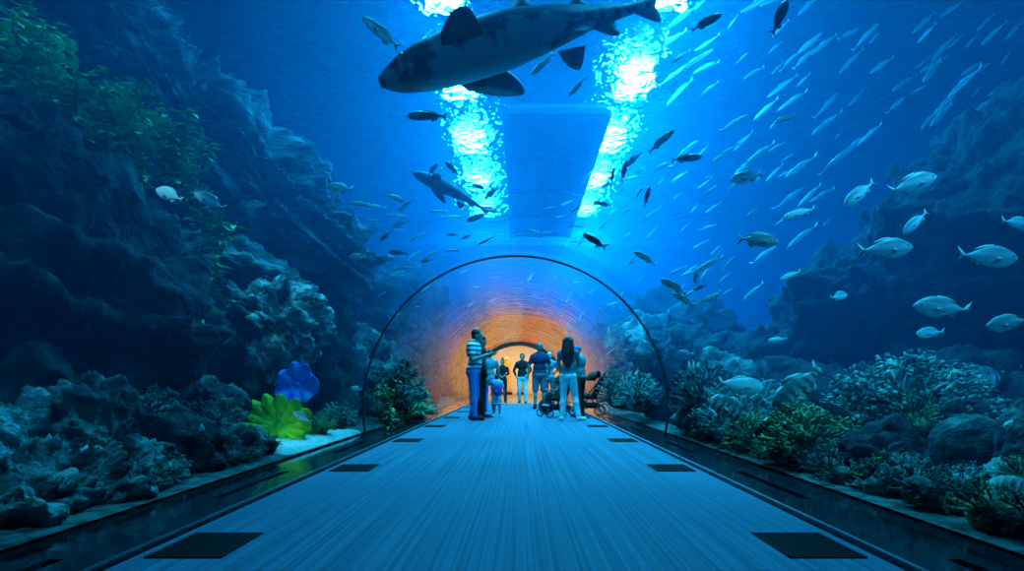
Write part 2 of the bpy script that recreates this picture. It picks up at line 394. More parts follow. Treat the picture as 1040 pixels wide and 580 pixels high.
# yellow exhibit shapes against the far wall
M_YEL = mat('golden_panel', (0.85, 0.45, 0.06), (0.95, 0.6, 0.12), rough=0.5)
M_ORA = mat('orange_panel', (0.75, 0.25, 0.05), rough=0.5)
for i, (x, w, h, mm, lab) in enumerate(((-0.75, .5, 2.1, M_YEL, 'tall golden display column in the hall left of the black jacketed man'), (0.15, .35, 1.5, M_ORA, 'slim orange display column behind the black jacketed man'), (2.2, .8, 2.3, M_YEL, 'wide golden display column at the right of the hall'), (-3.0, .9, 2.4, M_ORA, 'broad orange display column at the left of the hall'))):
    t = empty('display_column', (x, HY - 2.2, 0), 0, lab, 'display column')
    bm = bmesh.new(); box(bm, -w/2 - .1, w/2 + .1, -.3, .3, 0, .16); bm_obj('plinth', bm, M_BLACK, t, False)
    bm = bmesh.new(); box(bm, -w/2, w/2, -.2, .2, .16, h); bmesh.ops.bevel(bm, geom=bm.edges[:], offset=.05, segments=3, affect='EDGES'); bm_obj('panel', bm, mm, t, False)
    bm = bmesh.new(); ell(bm, (0, 0, h + .12), (w * .35, .16, .16)); bm_obj('finial', bm, mm, t)

# ------------------------------------------------------------------ lamps over the tank
M_LAMP = emit('tank_lamp', (0.45, 0.9, 1.0), 6.0)
def area(name, loc, size, power, color, rot=(0, 0, 0), spread=None):
    l = bpy.data.lights.new(name, 'AREA'); l.shape = 'RECTANGLE'; l.size = size[0]; l.size_y = size[1]; l.energy = power; l.color = color
    if spread: l.spread = spread
    o = bpy.data.objects.new(name, l); COL.objects.link(o); o.location = loc; o.rotation_euler = rot; return o
LC = (0.04, 0.56, 0.93)
LZ = TZ + 0.7
k = 0
for x, nm in ((-1.5, 'left'), (2.95, 'right')):
    for y in (7, 10.5, 14, 17.5, 21, 24.5):
        t = empty('tank_lamp', (x, y, LZ + .12), 0, 'bright lamp panel above the water, %s row, number %d away from the camera' % (nm, round((y - 3.5) / 3.5)), 'lamp', 'lamp rows above the tank')
        bm = bmesh.new(); box(bm, -.5, .5, -.9, .9, 0, .14); bm_obj('housing', bm, M_BLACK, t, False)
        bm = bmesh.new(); box(bm, -.22, .22, -.8, .8, -.03, -.001); bm_obj('diffuser', bm, M_LAMP, t, False)
        bm = bmesh.new(); [tube(bm, [(0, q, .14), (0, q, TZ + 4 - LZ - .12)], .02, 6) for q in (-.6, .6)]; bm_obj('hanger', bm, M_BLACK, t)
        area('tank_light', (x, y, LZ), (.8, 1.6), (3900 if nm == 'right' else 2300) * (.4 if y < 8 else 1), LC)
# walkway deck floating over the tank
M_DECK = mat('weathered_deck', (0.03, 0.07, 0.09), (0.06, 0.11, 0.13), rough=.9, scale=1.5)
M_DECK2 = mat('deck_beam', (0.01, 0.02, 0.03), rough=.9)
t = empty('overhead_gantry', (0.95, 13.0, TZ - .42), 0, 'dark rectangular gantry deck hanging in the water surface over the tunnel', 'gantry')
bm = bmesh.new(); box(bm, -1.2, 1.2, 0, 11, 0.05, .18); bm_obj('deck', bm, M_DECK, t, False)
for x in (-1.2, 0, 1.2):
    bm = bmesh.new(); box(bm, x - .08, x + .08, 0, 11, -.12, .05); bm_obj('beam', bm, M_DECK2, t, False)
for y in (.3, 5.4, 10.6):
    for x in (-1.1, 1.1):
        bm = bmesh.new(); tube(bm, [(x, y, .15), (x, y, 4 + .42)], .03, 6); bm_obj('hanger', bm, M_DECK2, t)
for y in (0, 2.7, 5.4, 8.1, 10.9):
    bm = bmesh.new(); box(bm, -1.2, 1.2, y - .06, y + .06, -.08, .05); bm_obj('cross_beam', bm, M_DECK2, t, False)

# world: almost black hall
w = bpy.data.worlds.new('world'); sc.world = w; w.use_nodes = True
w.node_tree.nodes['Background'].inputs[0].default_value = (0.0, 0.02, 0.05, 1); w.node_tree.nodes['Background'].inputs[1].default_value = 0.3
# ------------------------------------------------------------------ rocks
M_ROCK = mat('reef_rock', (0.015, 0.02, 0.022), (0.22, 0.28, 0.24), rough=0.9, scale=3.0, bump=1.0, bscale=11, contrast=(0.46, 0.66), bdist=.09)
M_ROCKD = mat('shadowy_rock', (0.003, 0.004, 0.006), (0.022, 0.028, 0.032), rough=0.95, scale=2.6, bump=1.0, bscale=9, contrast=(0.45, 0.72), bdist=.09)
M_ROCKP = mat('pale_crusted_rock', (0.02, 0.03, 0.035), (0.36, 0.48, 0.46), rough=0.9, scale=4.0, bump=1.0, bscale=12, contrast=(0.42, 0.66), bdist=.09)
M_ROCKS = mat('layered_rock', (0.012, 0.02, 0.025), (0.14, 0.20, 0.20), rough=0.9, scale=1.6, bump=1.0, bscale=6, contrast=(0.44, 0.66), stretch=(.6, 1, 3.5), bdist=.09)
def rock(label, c, r, seed, m=None, rot=(0, 0, 0), sub=5, rough=0.28, strata=0.0, saxis=(0.35, 0, 1), sfreq=3.0, cat='rock', name='reef_rock', group=None, fine=0.5):
    """one craggy boulder: r = half sizes; strata cuts ledges along saxis"""
    bm = bmesh.new(); bmesh.ops.create_icosphere(bm, subdivisions=sub, radius=1)
    off = Vector((seed * 3.7, seed * 1.3, seed * 7.1)); rs = min(r); E = Matrix.Rotation(rot[2], 3, 'Z') @ Matrix.Rotation(rot[1], 3, 'Y') @ Matrix.Rotation(rot[0], 3, 'X')
    ax = Vector(saxis).normalized()
    for v in bm.verts:
        n = v.co.copy()
        p = Vector((n.x * r[0], n.y * r[1], n.z * r[2]))
        nd = Vector((n.x / r[0], n.y / r[1], n.z / r[2])).normalized()
        q = p / rs
        d = noise.fractal(q * 0.9 + off, 1.0, 2.0, 3) * rough * 1.6
        d += (noise.ridged_multi_fractal(q * 1.7 + off, 0.9, 2.1, 5, 1.0, 2.0) - 1.0) * rough * 0.32 * fine * 2
        d += noise.fractal(q * 4.5 + off, 0.6, 2.2, 5) * rough * .42
        if strata:
            s = q.dot(ax) * sfreq + 1.2 * noise.noise(q * 0.8 + off) 
            fr_ = s - math.floor(s)
            d += strata * (fr_ ** 2 - 0.4) + strata * 0.5 * noise.noise(Vector((s * 4, q.x * .6, q.y * .6)))
        v.co = E @ (p + nd * d * rs)
    o = bm_obj(name, bm, m or M_ROCK); o.location = c
    tag(o, label, cat, group); return o

# left side: dark wall, bright crusted boulder, slanting ledges above
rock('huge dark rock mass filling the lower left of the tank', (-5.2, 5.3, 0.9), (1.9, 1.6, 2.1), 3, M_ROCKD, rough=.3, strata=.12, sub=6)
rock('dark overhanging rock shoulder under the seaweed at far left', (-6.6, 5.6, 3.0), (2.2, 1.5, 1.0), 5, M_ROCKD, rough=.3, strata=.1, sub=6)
rock('low rugged rock beside the left glass, right of the dark mass', (-3.62, 6.3, 0.22), (0.42, 0.55, 0.72), 8, M_ROCK, rough=.3, strata=.15, sub=6)
rock('dark upright pillar of rock under the crusted boulder', (-4.0, 7.6, 1.0), (0.75, 0.7, 1.35), 11, M_ROCKD, rough=.25, strata=.1)
rock('pale crusted boulder leaning out over the blue sponge', (-3.35, 7.5, 1.55), (0.72, 0.6, 0.62), 14, M_ROCKP, rot=(0, .25, 0), rough=.32, strata=.14, sub=6)
rock('broad ledge rock resting on the crusted boulder', (-4.35, 8.2, 2.35), (1.35, 1.0, 0.5), 17, M_ROCKS, rot=(0, .22, 0), strata=.22, sub=6)
rock('long slanting layered rock ridge running down to the tunnel arch', (-5.3, 9.6, 4.9), (3.3, 1.4, .95), 21, M_ROCKS, rot=(0, .72, 0), strata=.35, saxis=(0, 0.1, 1), sfreq=3.5, sub=7)
rock('high slanting layered rock ridge in the upper left distance', (-7.3, 10.2, 6.2), (4.7, 1.6, 1.2), 23, M_ROCKS, rot=(0, .78, 0), strata=.35, saxis=(0, 0, 1), sfreq=4, sub=7)
rock('steep layered rock slab at the far upper left edge', (-9.0, 8.6, 5.4), (3.3, 1.6, 1.6), 25, M_ROCKS, rot=(0, .6, 0), strata=.3, sub=6)
rock('round knobbly black rock low by the left glass', (-2.98, 4.85, 0.18), (0.42, 0.38, 0.34), 29, M_ROCKD, rough=.35)
rock('rubble hump of broken pale coral stone nearest the camera on the left', (-3.15, 3.55, -0.02), (0.62, 0.75, 0.3), 31, M_ROCKP, rough=.6, sub=6)
rock('jagged pale blue stone behind the rubble hump at far left', (-3.9, 4.1, 0.1), (0.7, 0.6, 0.45), 33, M_ROCKP, rough=.5, sub=6)
rock('cracked rock between the rubble and the dark mass on the left', (-3.45, 4.6, 0.22), (0.42, 0.45, 0.55), 34, M_ROCK, rough=.45, sub=6)
rock('dark rock with a hollow top beside the tunnel arch on the left', (-3.45, 9.6, 1.0), (0.75, 0.7, 1.3), 37, M_ROCKD, rough=.3)
rock('rounded rock seen through the vault just past the arch, left side', (-3.7, 11.6, 0.9), (0.9, 1.0, 1.25), 38, M_ROCK, rough=.35, strata=.15)
rock('tall dark rock far down the left side of the tunnel', (-4.3, 14.6, 1.2), (1.2, 1.6, 2.0), 39, M_ROCKD, rough=.35, strata=.15)
rock('distant dark reef wall at the end of the left side', (-4.8, 19.5, 1.0), (1.6, 3.2, 2.2), 40, M_ROCKD, rough=.35, strata=.15)
# right side: the big silhouette and the reef base
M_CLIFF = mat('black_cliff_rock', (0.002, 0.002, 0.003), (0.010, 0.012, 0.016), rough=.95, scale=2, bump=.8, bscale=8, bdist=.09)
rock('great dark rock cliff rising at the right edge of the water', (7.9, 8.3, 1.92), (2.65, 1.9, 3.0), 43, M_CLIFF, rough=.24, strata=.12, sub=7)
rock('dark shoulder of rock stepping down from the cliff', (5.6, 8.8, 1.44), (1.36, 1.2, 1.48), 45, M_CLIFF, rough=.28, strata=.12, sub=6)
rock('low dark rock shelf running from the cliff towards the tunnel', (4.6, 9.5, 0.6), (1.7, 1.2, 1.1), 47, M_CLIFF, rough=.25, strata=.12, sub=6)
rock('dark mound behind the coral bushes on the right', (5.8, 7.2, 0.3), (2.3, 1.2, 0.95), 49, M_ROCKD, rough=.3, sub=6)
rock('dark rock at the far right edge behind the curled fish', (6.6, 5.4, 0.2), (1.8, 1.0, 0.85), 50, M_ROCKD, rough=.3, sub=6)
rock('smooth rounded boulder with a pale sheen low on the right', (3.35, 4.0, 0.22), (0.30, 0.3, 0.32), 51, M_ROCK, rough=.10, cat='boulder', name='reef_boulder')
rock('tall smooth boulder at the right picture edge', (3.42, 3.6, 0.28), (0.20, 0.24, 0.42), 52, M_ROCK, rough=.10, cat='boulder', name='reef_boulder')
rock('dark rock under the bright leafy coral on the right', (2.95, 4.35, 0.08), (0.32, 0.4, 0.34), 53, M_ROCKD, rough=.35)
rock('dark angular stone beside the white sand patch on the right', (2.82, 5.35, 0.12), (0.2, 0.3, 0.36), 54, M_ROCK, rough=.3)
rock('dark base rock under the big dome of coral on the right', (3.75, 5.0, 0.08), (0.75, 0.6, 0.5), 55, M_ROCKD, rough=.35, sub=6)
rock('crumbling rock low at the lower right edge of the tank', (3.05, 3.15, 0.0), (0.42, 0.5, 0.22), 56, M_ROCK, rough=.5, sub=6)
rock('dark rock seen through the vault past the arch, right side', (3.55, 11.0, 0.8), (0.9, 1.2, 1.15), 57, M_ROCKD, rough=.35, strata=.15)
rock('bluish rock farther down the right side of the tunnel', (3.8, 14.8, 0.9), (1.1, 1.6, 1.5), 58, M_ROCK, rough=.35, strata=.15)
rock('distant dark reef wall at the end of the right side', (4.6, 19.8, 1.0), (1.6, 3.2, 2.0), 59, M_ROCKD, rough=.35, strata=.15)
rock('leafy topped rock just before the arch on the right', (3.35, 8.9, 0.35), (0.7, 0.8, 0.75), 60, M_ROCK, rough=.4)
for i_, (px_, py_, d_, r_, lab_) in enumerate(((712, 440, 7.3, .30, 'dark knobbly stone against the right glass by the arch'), (745, 452, 6.4, .26, 'dark knobbly stone against the right glass under the teal coral'), (790, 470, 5.5, .24, 'dark knobbly stone at the right glass left of the angular stone'), (900, 515, 3.9, .22, 'dark knobbly stone under the yellowish green branching coral'), (955, 530, 3.45, .20, 'dark knobbly stone at the right glass under the sheened boulder'), (1000, 545, 3.1, .18, 'dark knobbly stone at the glass in the lower right corner'))):
    q_ = P(px_, py_, d_); rock(lab_, (max(q_.x, 2.40 + r_ * .6), d_, .0), (r_ * .6, r_ * 1.0, r_ * .8), 70 + i_, M_ROCKD if i_ % 2 else M_ROCK, rough=.6)
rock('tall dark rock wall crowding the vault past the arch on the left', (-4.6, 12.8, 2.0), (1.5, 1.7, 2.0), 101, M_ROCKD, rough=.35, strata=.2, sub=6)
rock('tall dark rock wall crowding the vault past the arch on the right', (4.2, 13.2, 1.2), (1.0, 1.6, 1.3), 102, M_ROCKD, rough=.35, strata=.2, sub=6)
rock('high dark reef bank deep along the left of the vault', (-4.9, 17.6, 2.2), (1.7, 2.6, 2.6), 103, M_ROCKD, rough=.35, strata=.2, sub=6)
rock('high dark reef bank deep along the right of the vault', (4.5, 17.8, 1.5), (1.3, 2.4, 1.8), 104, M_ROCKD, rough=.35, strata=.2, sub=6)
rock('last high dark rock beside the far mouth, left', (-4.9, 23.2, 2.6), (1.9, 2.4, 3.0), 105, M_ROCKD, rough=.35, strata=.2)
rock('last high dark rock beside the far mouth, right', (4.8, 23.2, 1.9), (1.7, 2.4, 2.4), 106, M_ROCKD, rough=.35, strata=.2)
# pale sand ledge by the left glass
bm = bmesh.new(); bmesh.ops.create_grid(bm, x_segments=20, y_segments=60, size=1)
for v in bm.verts:
    u, w_ = v.co.x, v.co.y
    e = max(0, 1 - max(abs(u), abs(w_)) ** 6)
    v.co = Vector((-2.75 + u * .42, 7.1 + w_ * 1.35, 0.02 + .10 * e + .02 * noise.noise(Vector((u * 4, w_ * 9, 1)))))
M_WSAND = mat('white_sand', (0.75, 0.80, 0.74), (0.95, 0.97, 0.9), rough=0.9, scale=14, bump=.8, bscale=40)
o = bm_obj('sand_bank', bm, M_WSAND); tag(o, 'bright white sand bank against the foot of the left glass', 'sand', kind='stuff')
bm = bmesh.new(); ell(bm, (0, 0, 0), (.16, .35, .07), sub=4)
o = bm_obj('sand_patch', bm, M_WSAND); o.location = (2.72, 4.75, 0.05); tag(o, 'small white sand patch at the foot of the right glass', 'sand', kind='stuff')

# ------------------------------------------------------------------ corals
def coral_mat(nm, a, b, **k): return mat(nm, a, b, rough=.85, scale=7, bump=.5, bscale=25, **k)
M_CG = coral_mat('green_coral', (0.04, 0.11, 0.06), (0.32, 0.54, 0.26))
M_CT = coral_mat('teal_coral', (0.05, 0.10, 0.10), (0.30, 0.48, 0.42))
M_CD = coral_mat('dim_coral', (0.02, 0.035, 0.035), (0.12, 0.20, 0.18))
M_CY = coral_mat('yellow_green_coral', (0.30, 0.55, 0.02), (0.85, 0.95, 0.04))
M_CB = coral_mat('blue_coral', (0.04, 0.16, 0.75), (0.10, 0.32, 0.95))
M_CV = coral_mat('violet_coral', (0.10, 0.06, 0.35), (0.2, 0.12, 0.6))
def rnd_dir(rg, zmin=-0.1):
    while True:
        v = Vector((rg.uniform(-1, 1), rg.uniform(-1, 1), rg.uniform(zmin, 1)))
        if 0.1 < v.length < 1: return v.normalized()
def bush_coral(label, c, r, seed, m, n=90, squash=.85, kind='branch', cat='coral', name='bush_coral'):
    n = int(n * 1.35)
    rg = random.Random(seed); bm = bmesh.new()
    for i in range(n):
        d = rnd_dir(rg, -0.25); tip = Vector((d.x * r, d.y * r, max(-.3 * r, d.z * r * squash))) * rg.uniform(.75, 1.05)
        base = tip * .25 + Vector((0, 0, -.15 * r)); mid = (tip + base) / 2 + Vector((rg.uniform(-1, 1), rg.uniform(-1, 1), .6)) * r * .1
        if kind == 'branch':
            tube(bm, [base, mid, tip], [r * .036, r * .034, r * .028], 5)
            for j in range(4):
                e = tip + Vector((rg.uniform(-1, 1), rg.uniform(-1, 1), rg.uniform(-.3, 1))) * r * .11
                tube(bm, [tip - (tip - mid) * .25, (tip + e) / 2 + d * r * .02, e], [r * .027, r * .027, r * .02], 5)
                ell(bm, e, (r * .028,) * 3, sub=1)
        else:      # leafy cups
            for j in range(7):
                e = tip + Vector((rg.uniform(-1, 1), rg.uniform(-1, 1), rg.uniform(-.5, .7))) * r * .17
                q = Quaternion((rg.uniform(-1, 1), rg.uniform(-1, 1), rg.uniform(-1, 1)), rg.uniform(0, 2))
                ell(bm, e, (r * rg.uniform(.03, .06), r * rg.uniform(.025, .05), r * .014), q, sub=1)
            tube(bm, [base, mid, tip], [r * .06, r * .05, r * .04], 5)
    ell(bm, (0, 0, -.1 * r), (r * .55, r * .55, r * .5), sub=3)
    o = bm_obj(name, bm, m); o.location = c; tag(o, label, cat); return o
bush_coral('large dome of leafy coral on the dark rock at right', P(922, 418, 5.1), .62, 1, M_CT, 190, .8, 'leaf')
bush_coral('bright branching coral tuft standing in front of the leafy dome', P(928, 428, 4.6), .20, 2, M_CG, 60, 1.3)
bush_coral('yellowish green branching coral low on the right near the glass', P(905, 487, 3.9), .24, 3, M_CG, 90, .8)
bush_coral('speckled green coral bush below the striped grouper', P(822, 448, 5.0), .42, 4, M_CG, 130, .8)
bush_coral('finely branched coral bush beside the fluted fish on the right', P(763, 448, 6.0), .30, 5, M_CG, 100, 1.1)
bush_coral('small teal coral bush left of the fluted fish', P(738, 430, 7.0), .42, 6, M_CT, 90, 1.1)
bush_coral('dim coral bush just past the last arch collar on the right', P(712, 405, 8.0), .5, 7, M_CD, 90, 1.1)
bush_coral('pale coral cluster under the bright wrasse on the right', P(770, 412, 7.2), .38, 8, M_CT, 90, .9)
bush_coral('green leafy coral in the reef at the right picture edge', P(1038, 482, 3.3), .13, 9, M_CG, 60, 1.0, 'leaf')
bush_coral('dim leafy coral between the dome and the right edge', P(1000, 440, 5.6), .5, 10, M_CD, 120, .7, 'leaf')
bush_coral('blue tinted coral crown on top of the leafy dome', P(905, 392, 5.6), .22, 11, M_CB, 60, .6, 'leaf')
bush_coral('tall leafy coral bank on the far right skyline', P(1015, 395, 6.4), .55, 12, M_CT, 130, .6, 'leaf')
bush_coral('small dark coral tuft by the boulder with the pale sheen', P(975, 470, 4.3), .18, 13, M_CT, 60, 1.0)
bush_coral('brownish coral clump behind the angular stone on the right', P(855, 470, 4.9), .22, 14, M_CD, 80, .9)
bush_coral('low coral clump between the speckled bush and the leafy dome', P(872, 430, 5.4), .33, 15, M_CT, 90, .8)
bush_coral('teal coral behind the low angular stone on the right', P(800, 425, 6.2), .3, 16, M_CT, 80, .8)
bush_coral('pale green coral tuft beside the frilled yellow sponge', P(325, 432, 7.3), .22, 17, M_CG, 80, .9)
bush_coral('branching coral by the foot of the arch on the left', P(345, 425, 8.3), .3, 18, M_CT, 90, .9)
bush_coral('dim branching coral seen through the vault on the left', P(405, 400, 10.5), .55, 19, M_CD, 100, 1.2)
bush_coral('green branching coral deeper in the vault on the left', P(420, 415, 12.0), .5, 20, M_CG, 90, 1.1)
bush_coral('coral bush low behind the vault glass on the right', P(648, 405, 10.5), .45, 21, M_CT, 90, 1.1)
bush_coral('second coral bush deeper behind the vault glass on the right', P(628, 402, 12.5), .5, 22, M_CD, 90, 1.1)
for i, (px, py, d, r, lab) in enumerate(((40, 515, 3.3, .2, 'small crusty coral on the rubble hump at far left'), (95, 470, 4.2, .25, 'dull coral tuft behind the rubble hump on the left'), (215, 425, 5.9, .28, 'dim coral tuft on the low rugged rock at left'), (150, 420, 4.9, .3, 'faint coral tuft on the face of the dark rock mass'))):
    bush_coral(lab, P(px, py, d), r, 60 + i, M_CD if i else M_CT, 70, .8)

rg_ = random.Random(44)
for i in range(46):
    d_ = 2.7 + 5.4 * (i / 46) ** 1.1; x_ = 2.50 + rg_.random() ** 2 * .7
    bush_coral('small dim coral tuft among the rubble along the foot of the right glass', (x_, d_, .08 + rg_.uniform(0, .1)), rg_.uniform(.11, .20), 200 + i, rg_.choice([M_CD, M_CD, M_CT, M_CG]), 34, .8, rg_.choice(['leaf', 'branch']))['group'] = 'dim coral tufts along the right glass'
for i in range(18):
    d_ = 3.0 + 4.0 * (i / 18); x_ = -2.52 - rg_.random() ** 1.8 * .6
    if d_ > 5.9: x_ -= .75
    bush_coral('small dim coral tuft among the stones along the foot of the left glass', (x_, d_, .08 + rg_.uniform(0, .1)), rg_.uniform(.08, .16), 260 + i, rg_.choice([M_CD, M_CD, M_CT]), 30, .8, rg_.choice(['leaf', 'branch']))['group'] = 'dim coral tufts along the left glass'
rock('small craggy stone with a pale crust at the near left glass', (-2.75, 3.1, 0.05), (.22, .3, .2), 90, M_ROCKP, rough=.6)
rock('small craggy stone between the pale rubble and the black knobbly rock', (-2.85, 4.15, 0.05), (.22, .34, .22), 91, M_ROCKP, rough=.6)
rock('small craggy stone at the left glass before the sand bank', (-2.8, 5.6, 0.05), (.22, .34, .24), 92, M_ROCK, rough=.6)
def frilled(label, c, r, seed, m, name, cat, tilt=(1.2, 0, 0), waves=11, amp=.16):
    t = empty(name, c, 0, label, cat); t.rotation_euler = tilt
    bm = bmesh.new(); nr, na = 14, 110; g = []
    for i in range(nr + 1):
        q = i / nr; row = []
        for k in range(na):
            a = 2 * PI * k / na
            rr = r * (.12 + .88 * q) * (1 + .07 * math.sin(3 * a + seed) * q + .07 * q * math.sin(waves * a + 1.5 * math.sin(2 * a + seed) + 1))
            z = r * (.55 * q ** 1.6 * .5 + amp * q ** 2 * math.sin(waves * a + 1.5 * math.sin(2 * a + seed)) )
            row.append(bm.verts.new((rr * math.cos(a), rr * math.sin(a), z)))
        g.append(row)
    for i in range(nr):
        for k in range(na): bm.faces.new((g[i][k], g[i][(k+1) % na], g[i+1][(k+1) % na], g[i+1][k]))
    o = bm_obj('frill', bm, m, t); s = o.modifiers.new('s', 'SOLIDIFY'); s.thickness = r * .035
    bm = bmesh.new(); tube(bm, [(0, 0, -r * .5), (0, 0, -r * .2), (0, 0, r * .02)], [r * .25, r * .16, r * .14], 14); ell(bm, (0, 0, r * .04), (r * .14, r * .14, r * .08), sub=2)
    bm_obj('stalk', bm, m, t); return t
frilled('frilled yellow green sponge disc on the sand bank at left', P(283, 434, 6.7), .37, 1, M_CY, 'frilled_sponge', 'sponge', (1.2, 0, .15), 14, .22)
frilled('small yellow green frilled sponge right of the big one', P(316, 438, 7.4), .17, 2, M_CY, 'frilled_sponge', 'sponge', (1.0, .2, 0), 9, .2)
frilled('rounded bright blue sponge disc above the yellow frilled sponge', P(302, 391, 6.9), .25, 3, M_CB, 'blue_sponge', 'sponge', (1.35, .1, .25), 7, .15)
# ridged whorl coral at the right edge
bm = bmesh.new(); bmesh.ops.create_uvsphere(bm, u_segments=96, v_segments=48, radius=1)
for v in bm.verts:
    a = math.atan2(v.co.y, v.co.x); el_ = math.acos(max(-1, min(1, v.co.z)))
    v.co *= .15 * (1 + .10 * math.sin(26 * el_ + 2 * math.sin(a * 3)))
    v.co.z *= .8
o = bm_obj('ridged_coral', bm, M_CT); o.location = P(1030, 512, 3.05); o.rotation_euler = (.9, .3, 0); tag(o, 'round ridged coral whorl under the green leafy coral at right edge', 'coral')
bm = bmesh.new(); bmesh.ops.create_uvsphere(bm, u_segments=96, v_segments=48, radius=1)
for v in bm.verts:
    q = v.co.copy(); v.co *= .3 * (1 + .05 * math.sin(14 * noise.noise(q * 2.4) * 3)); v.co.z *= .75
o = bm_obj('brain_coral', bm, M_CD); o.location = P(962, 400, 5.9); tag(o, 'domed grooved coral behind the leafy dome on the right', 'coral')

# ------------------------------------------------------------------ seaweed
M_WEED = mat('seaweed_leaf', (0.06, 0.22, 0.08), (0.25, 0.60, 0.25), rough=.7, scale=3)
M_STEM = mat('seaweed_stem', (0.05, 0.10, 0.03), rough=.8)
def seaweed(label, base, h, seed, spread=.35, n_st=7, leaf=.10, dens=26, group=None):
    rg = random.Random(seed); t = empty('seaweed', base, 0, label, 'seaweed', group)
    b1 = bmesh.new(); b2 = bmesh.new()
    for s in range(n_st):
        ang = rg.uniform(0, 2 * PI); rr = rg.uniform(0, spread); hh = h * rg.uniform(.55, 1)
        ph = rg.uniform(0, 6); pts = []
        for i in range(12):
            q = i / 11
            pts.append(Vector((rr * math.cos(ang) * (.3 + q) + .10 * h * math.sin(q * 4 + ph) * q, rr * math.sin(ang) * (.3 + q) + .08 * h * math.cos(q * 3 + ph) * q, hh * q)))
        tube(b1, pts, [.012 * (1 - .6 * i / 11) for i in range(12)], 5)
        for i in range(dens):
            q = rg.uniform(.06, 1) * 11; k = min(10, int(q)); p = pts[k].lerp(pts[k + 1], q - k)
            a = rg.uniform(0, 2 * PI); L = leaf * rg.uniform(.6, 1.4); d = Vector((math.cos(a), math.sin(a), rg.uniform(-.5, .6))).normalized()
            sd = d.cross(Vector((0, 0, 1))).normalized() * L * .22; up = Vector((0, 0, L * .12))
            vs_ = [p, p + d * L * .4 + sd + up, p + d * L - up, p + d * L * .4 - sd + up]
            th = Vector((0, 0, .004))
            A = [b2.verts.new(x) for x in vs_]; B = [b2.verts.new(x - th) for x in vs_]
            b2.faces.new(A); b2.faces.new(B[::-1])
            for j in range(4): b2.faces.new((A[j], B[j], B[(j+1) % 4], A[(j+1) % 4]))
    bm_obj('stem', b1, M_STEM, t); bm_obj('foliage', b2, M_WEED, t, False); return t
seaweed('bushy green seaweed reaching up at the far upper left', P(20, 205, 6.0), 2.4, 1, .55, 14, .17, 60)
seaweed('thick green seaweed bush on the dark overhang at left', P(75, 215, 6.0), 2.0, 2, .6, 14, .17, 60)
seaweed('green seaweed bush above the purple shadowed hollow at left', P(125, 210, 6.0), 1.6, 3, .55, 12, .16, 55)
seaweed('wispy seaweed right of the big bushes, over the bright fish', P(180, 190, 6.4), 1.0, 4, .4, 9, .13, 40)
seaweed('tall trailing seaweed strands left of the crusted boulder', P(205, 335, 6.9), 2.1, 5, .28, 9, .15, 60)
seaweed('slender seaweed at the extreme left edge, lower down', P(-4, 300, 5.0), .9, 6, .25, 6, .12, 40)
seaweed('short green weeds just past the arch foot on the left', P(395, 435, 9.0), 1.0, 7, .3, 8, .10, 30)
seaweed('feathery green weeds seen through the vault glass on the left', P(412, 428, 10.8), 1.1, 8, .35, 8, .12, 30)

# ------------------------------------------------------------------ fish
def fish_body(L, H, W, prof, n=16, seg=12, bend=0.0):
    """body along +X (head), z up; prof(q) gives the relative height from nose q=0 to tail q=1"""
    bm = bmesh.new(); rings = []
    for i in range(n + 1):
        q = i / n; h = prof(q); x = L * (.5 - q * .88)
        yb = bend * L * (q - .3) ** 2
        rings.append([bm.verts.new((x, yb + W / 2 * h ** .8 * math.sin(2 * PI * k / seg) * (1 - .35 * q), H / 2 * h * math.cos(2 * PI * k / seg) + H * .04 * math.sin(PI * q))) for k in range(seg)])
    for a, b in zip(rings, rings[1:]):
        for k in range(seg): bm.faces.new((a[k], a[(k+1) % seg], b[(k+1) % seg], b[k]))
    bm.faces.new(rings[0][::-1]); bm.faces.new(rings[-1]); bmesh.ops.recalc_face_normals(bm, faces=bm.faces)
    return bm
def fin(bm, pts, th, off=(0, 0, 0)):
    """flat fin outline in the XZ plane given real thickness, thinner towards its rim"""
    n = len(pts); o = Vector(off)
    c = Vector((sum(p[0] for p in pts) / n, 0, sum(p[1] for p in pts) / n))
    rim = [bm.verts.new(Vector((p[0], 0, p[1])) + o) for p in pts]
    A = bm.verts.new(c + Vector((0, th / 2, 0)) + o); B = bm.verts.new(c - Vector((0, th / 2, 0)) + o)
    for i in range(n):
        bm.faces.new((rim[i], rim[(i+1) % n], A)); bm.faces.new((rim[(i+1) % n], rim[i], B))
def p_bream(q): return max(.13, math.sin(PI * q ** .74) ** 1.0 * (1 + .1 * math.sin(PI * q))) if q > 0 else .04
def p_slim(q): return max(.12, math.sin(PI * min(1, q * 1.0) ** .72) ** .8) if q < .94 else .13
def p_group(q): return max(.20, math.sin(PI * q ** .7) ** .6)
M_SIL = fish_mat('silver_fish', (0.22, 0.34, 0.40), (0.78, 0.88, 0.92), (0.9, 0.97, 1), metal=0.0, rough=.4)
M_PALE = fish_mat('pale_fish', (0.40, 0.55, 0.58), (0.85, 0.93, 0.92), (0.95, 1, 1), metal=.05, rough=.45)
M_DK = fish_mat('dark_fish', (0.02, 0.04, 0.05), (0.06, 0.10, 0.12), (0.12, 0.18, 0.20), metal=.0)
M_GRP = fish_mat('barred_grouper', (0.10, 0.16, 0.17), (0.42, 0.52, 0.50), (0.55, 0.62, 0.58), metal=0, bars=((0.06, 0.10, 0.11), 6.0))
M_BRT = fish_mat('bright_fish', (0.75, 0.9, 0.85), (1, 1, 1), (1, 1, 1), metal=0, rough=.5)
M_SCH = fish_mat('school_fish', (0.10, 0.20, 0.22), (0.30, 0.48, 0.50), (0.55, 0.75, 0.75), metal=.1, rough=.45)
M_FIN = mat('fish_fin', (0.18, 0.26, 0.28), (0.35, 0.45, 0.46), rough=.5)
M_FIND = mat('dark_fin', (0.02, 0.035, 0.045), rough=.6)
M_EYE = mat('dark_eye', (0.004, 0.004, 0.005), rough=.2)
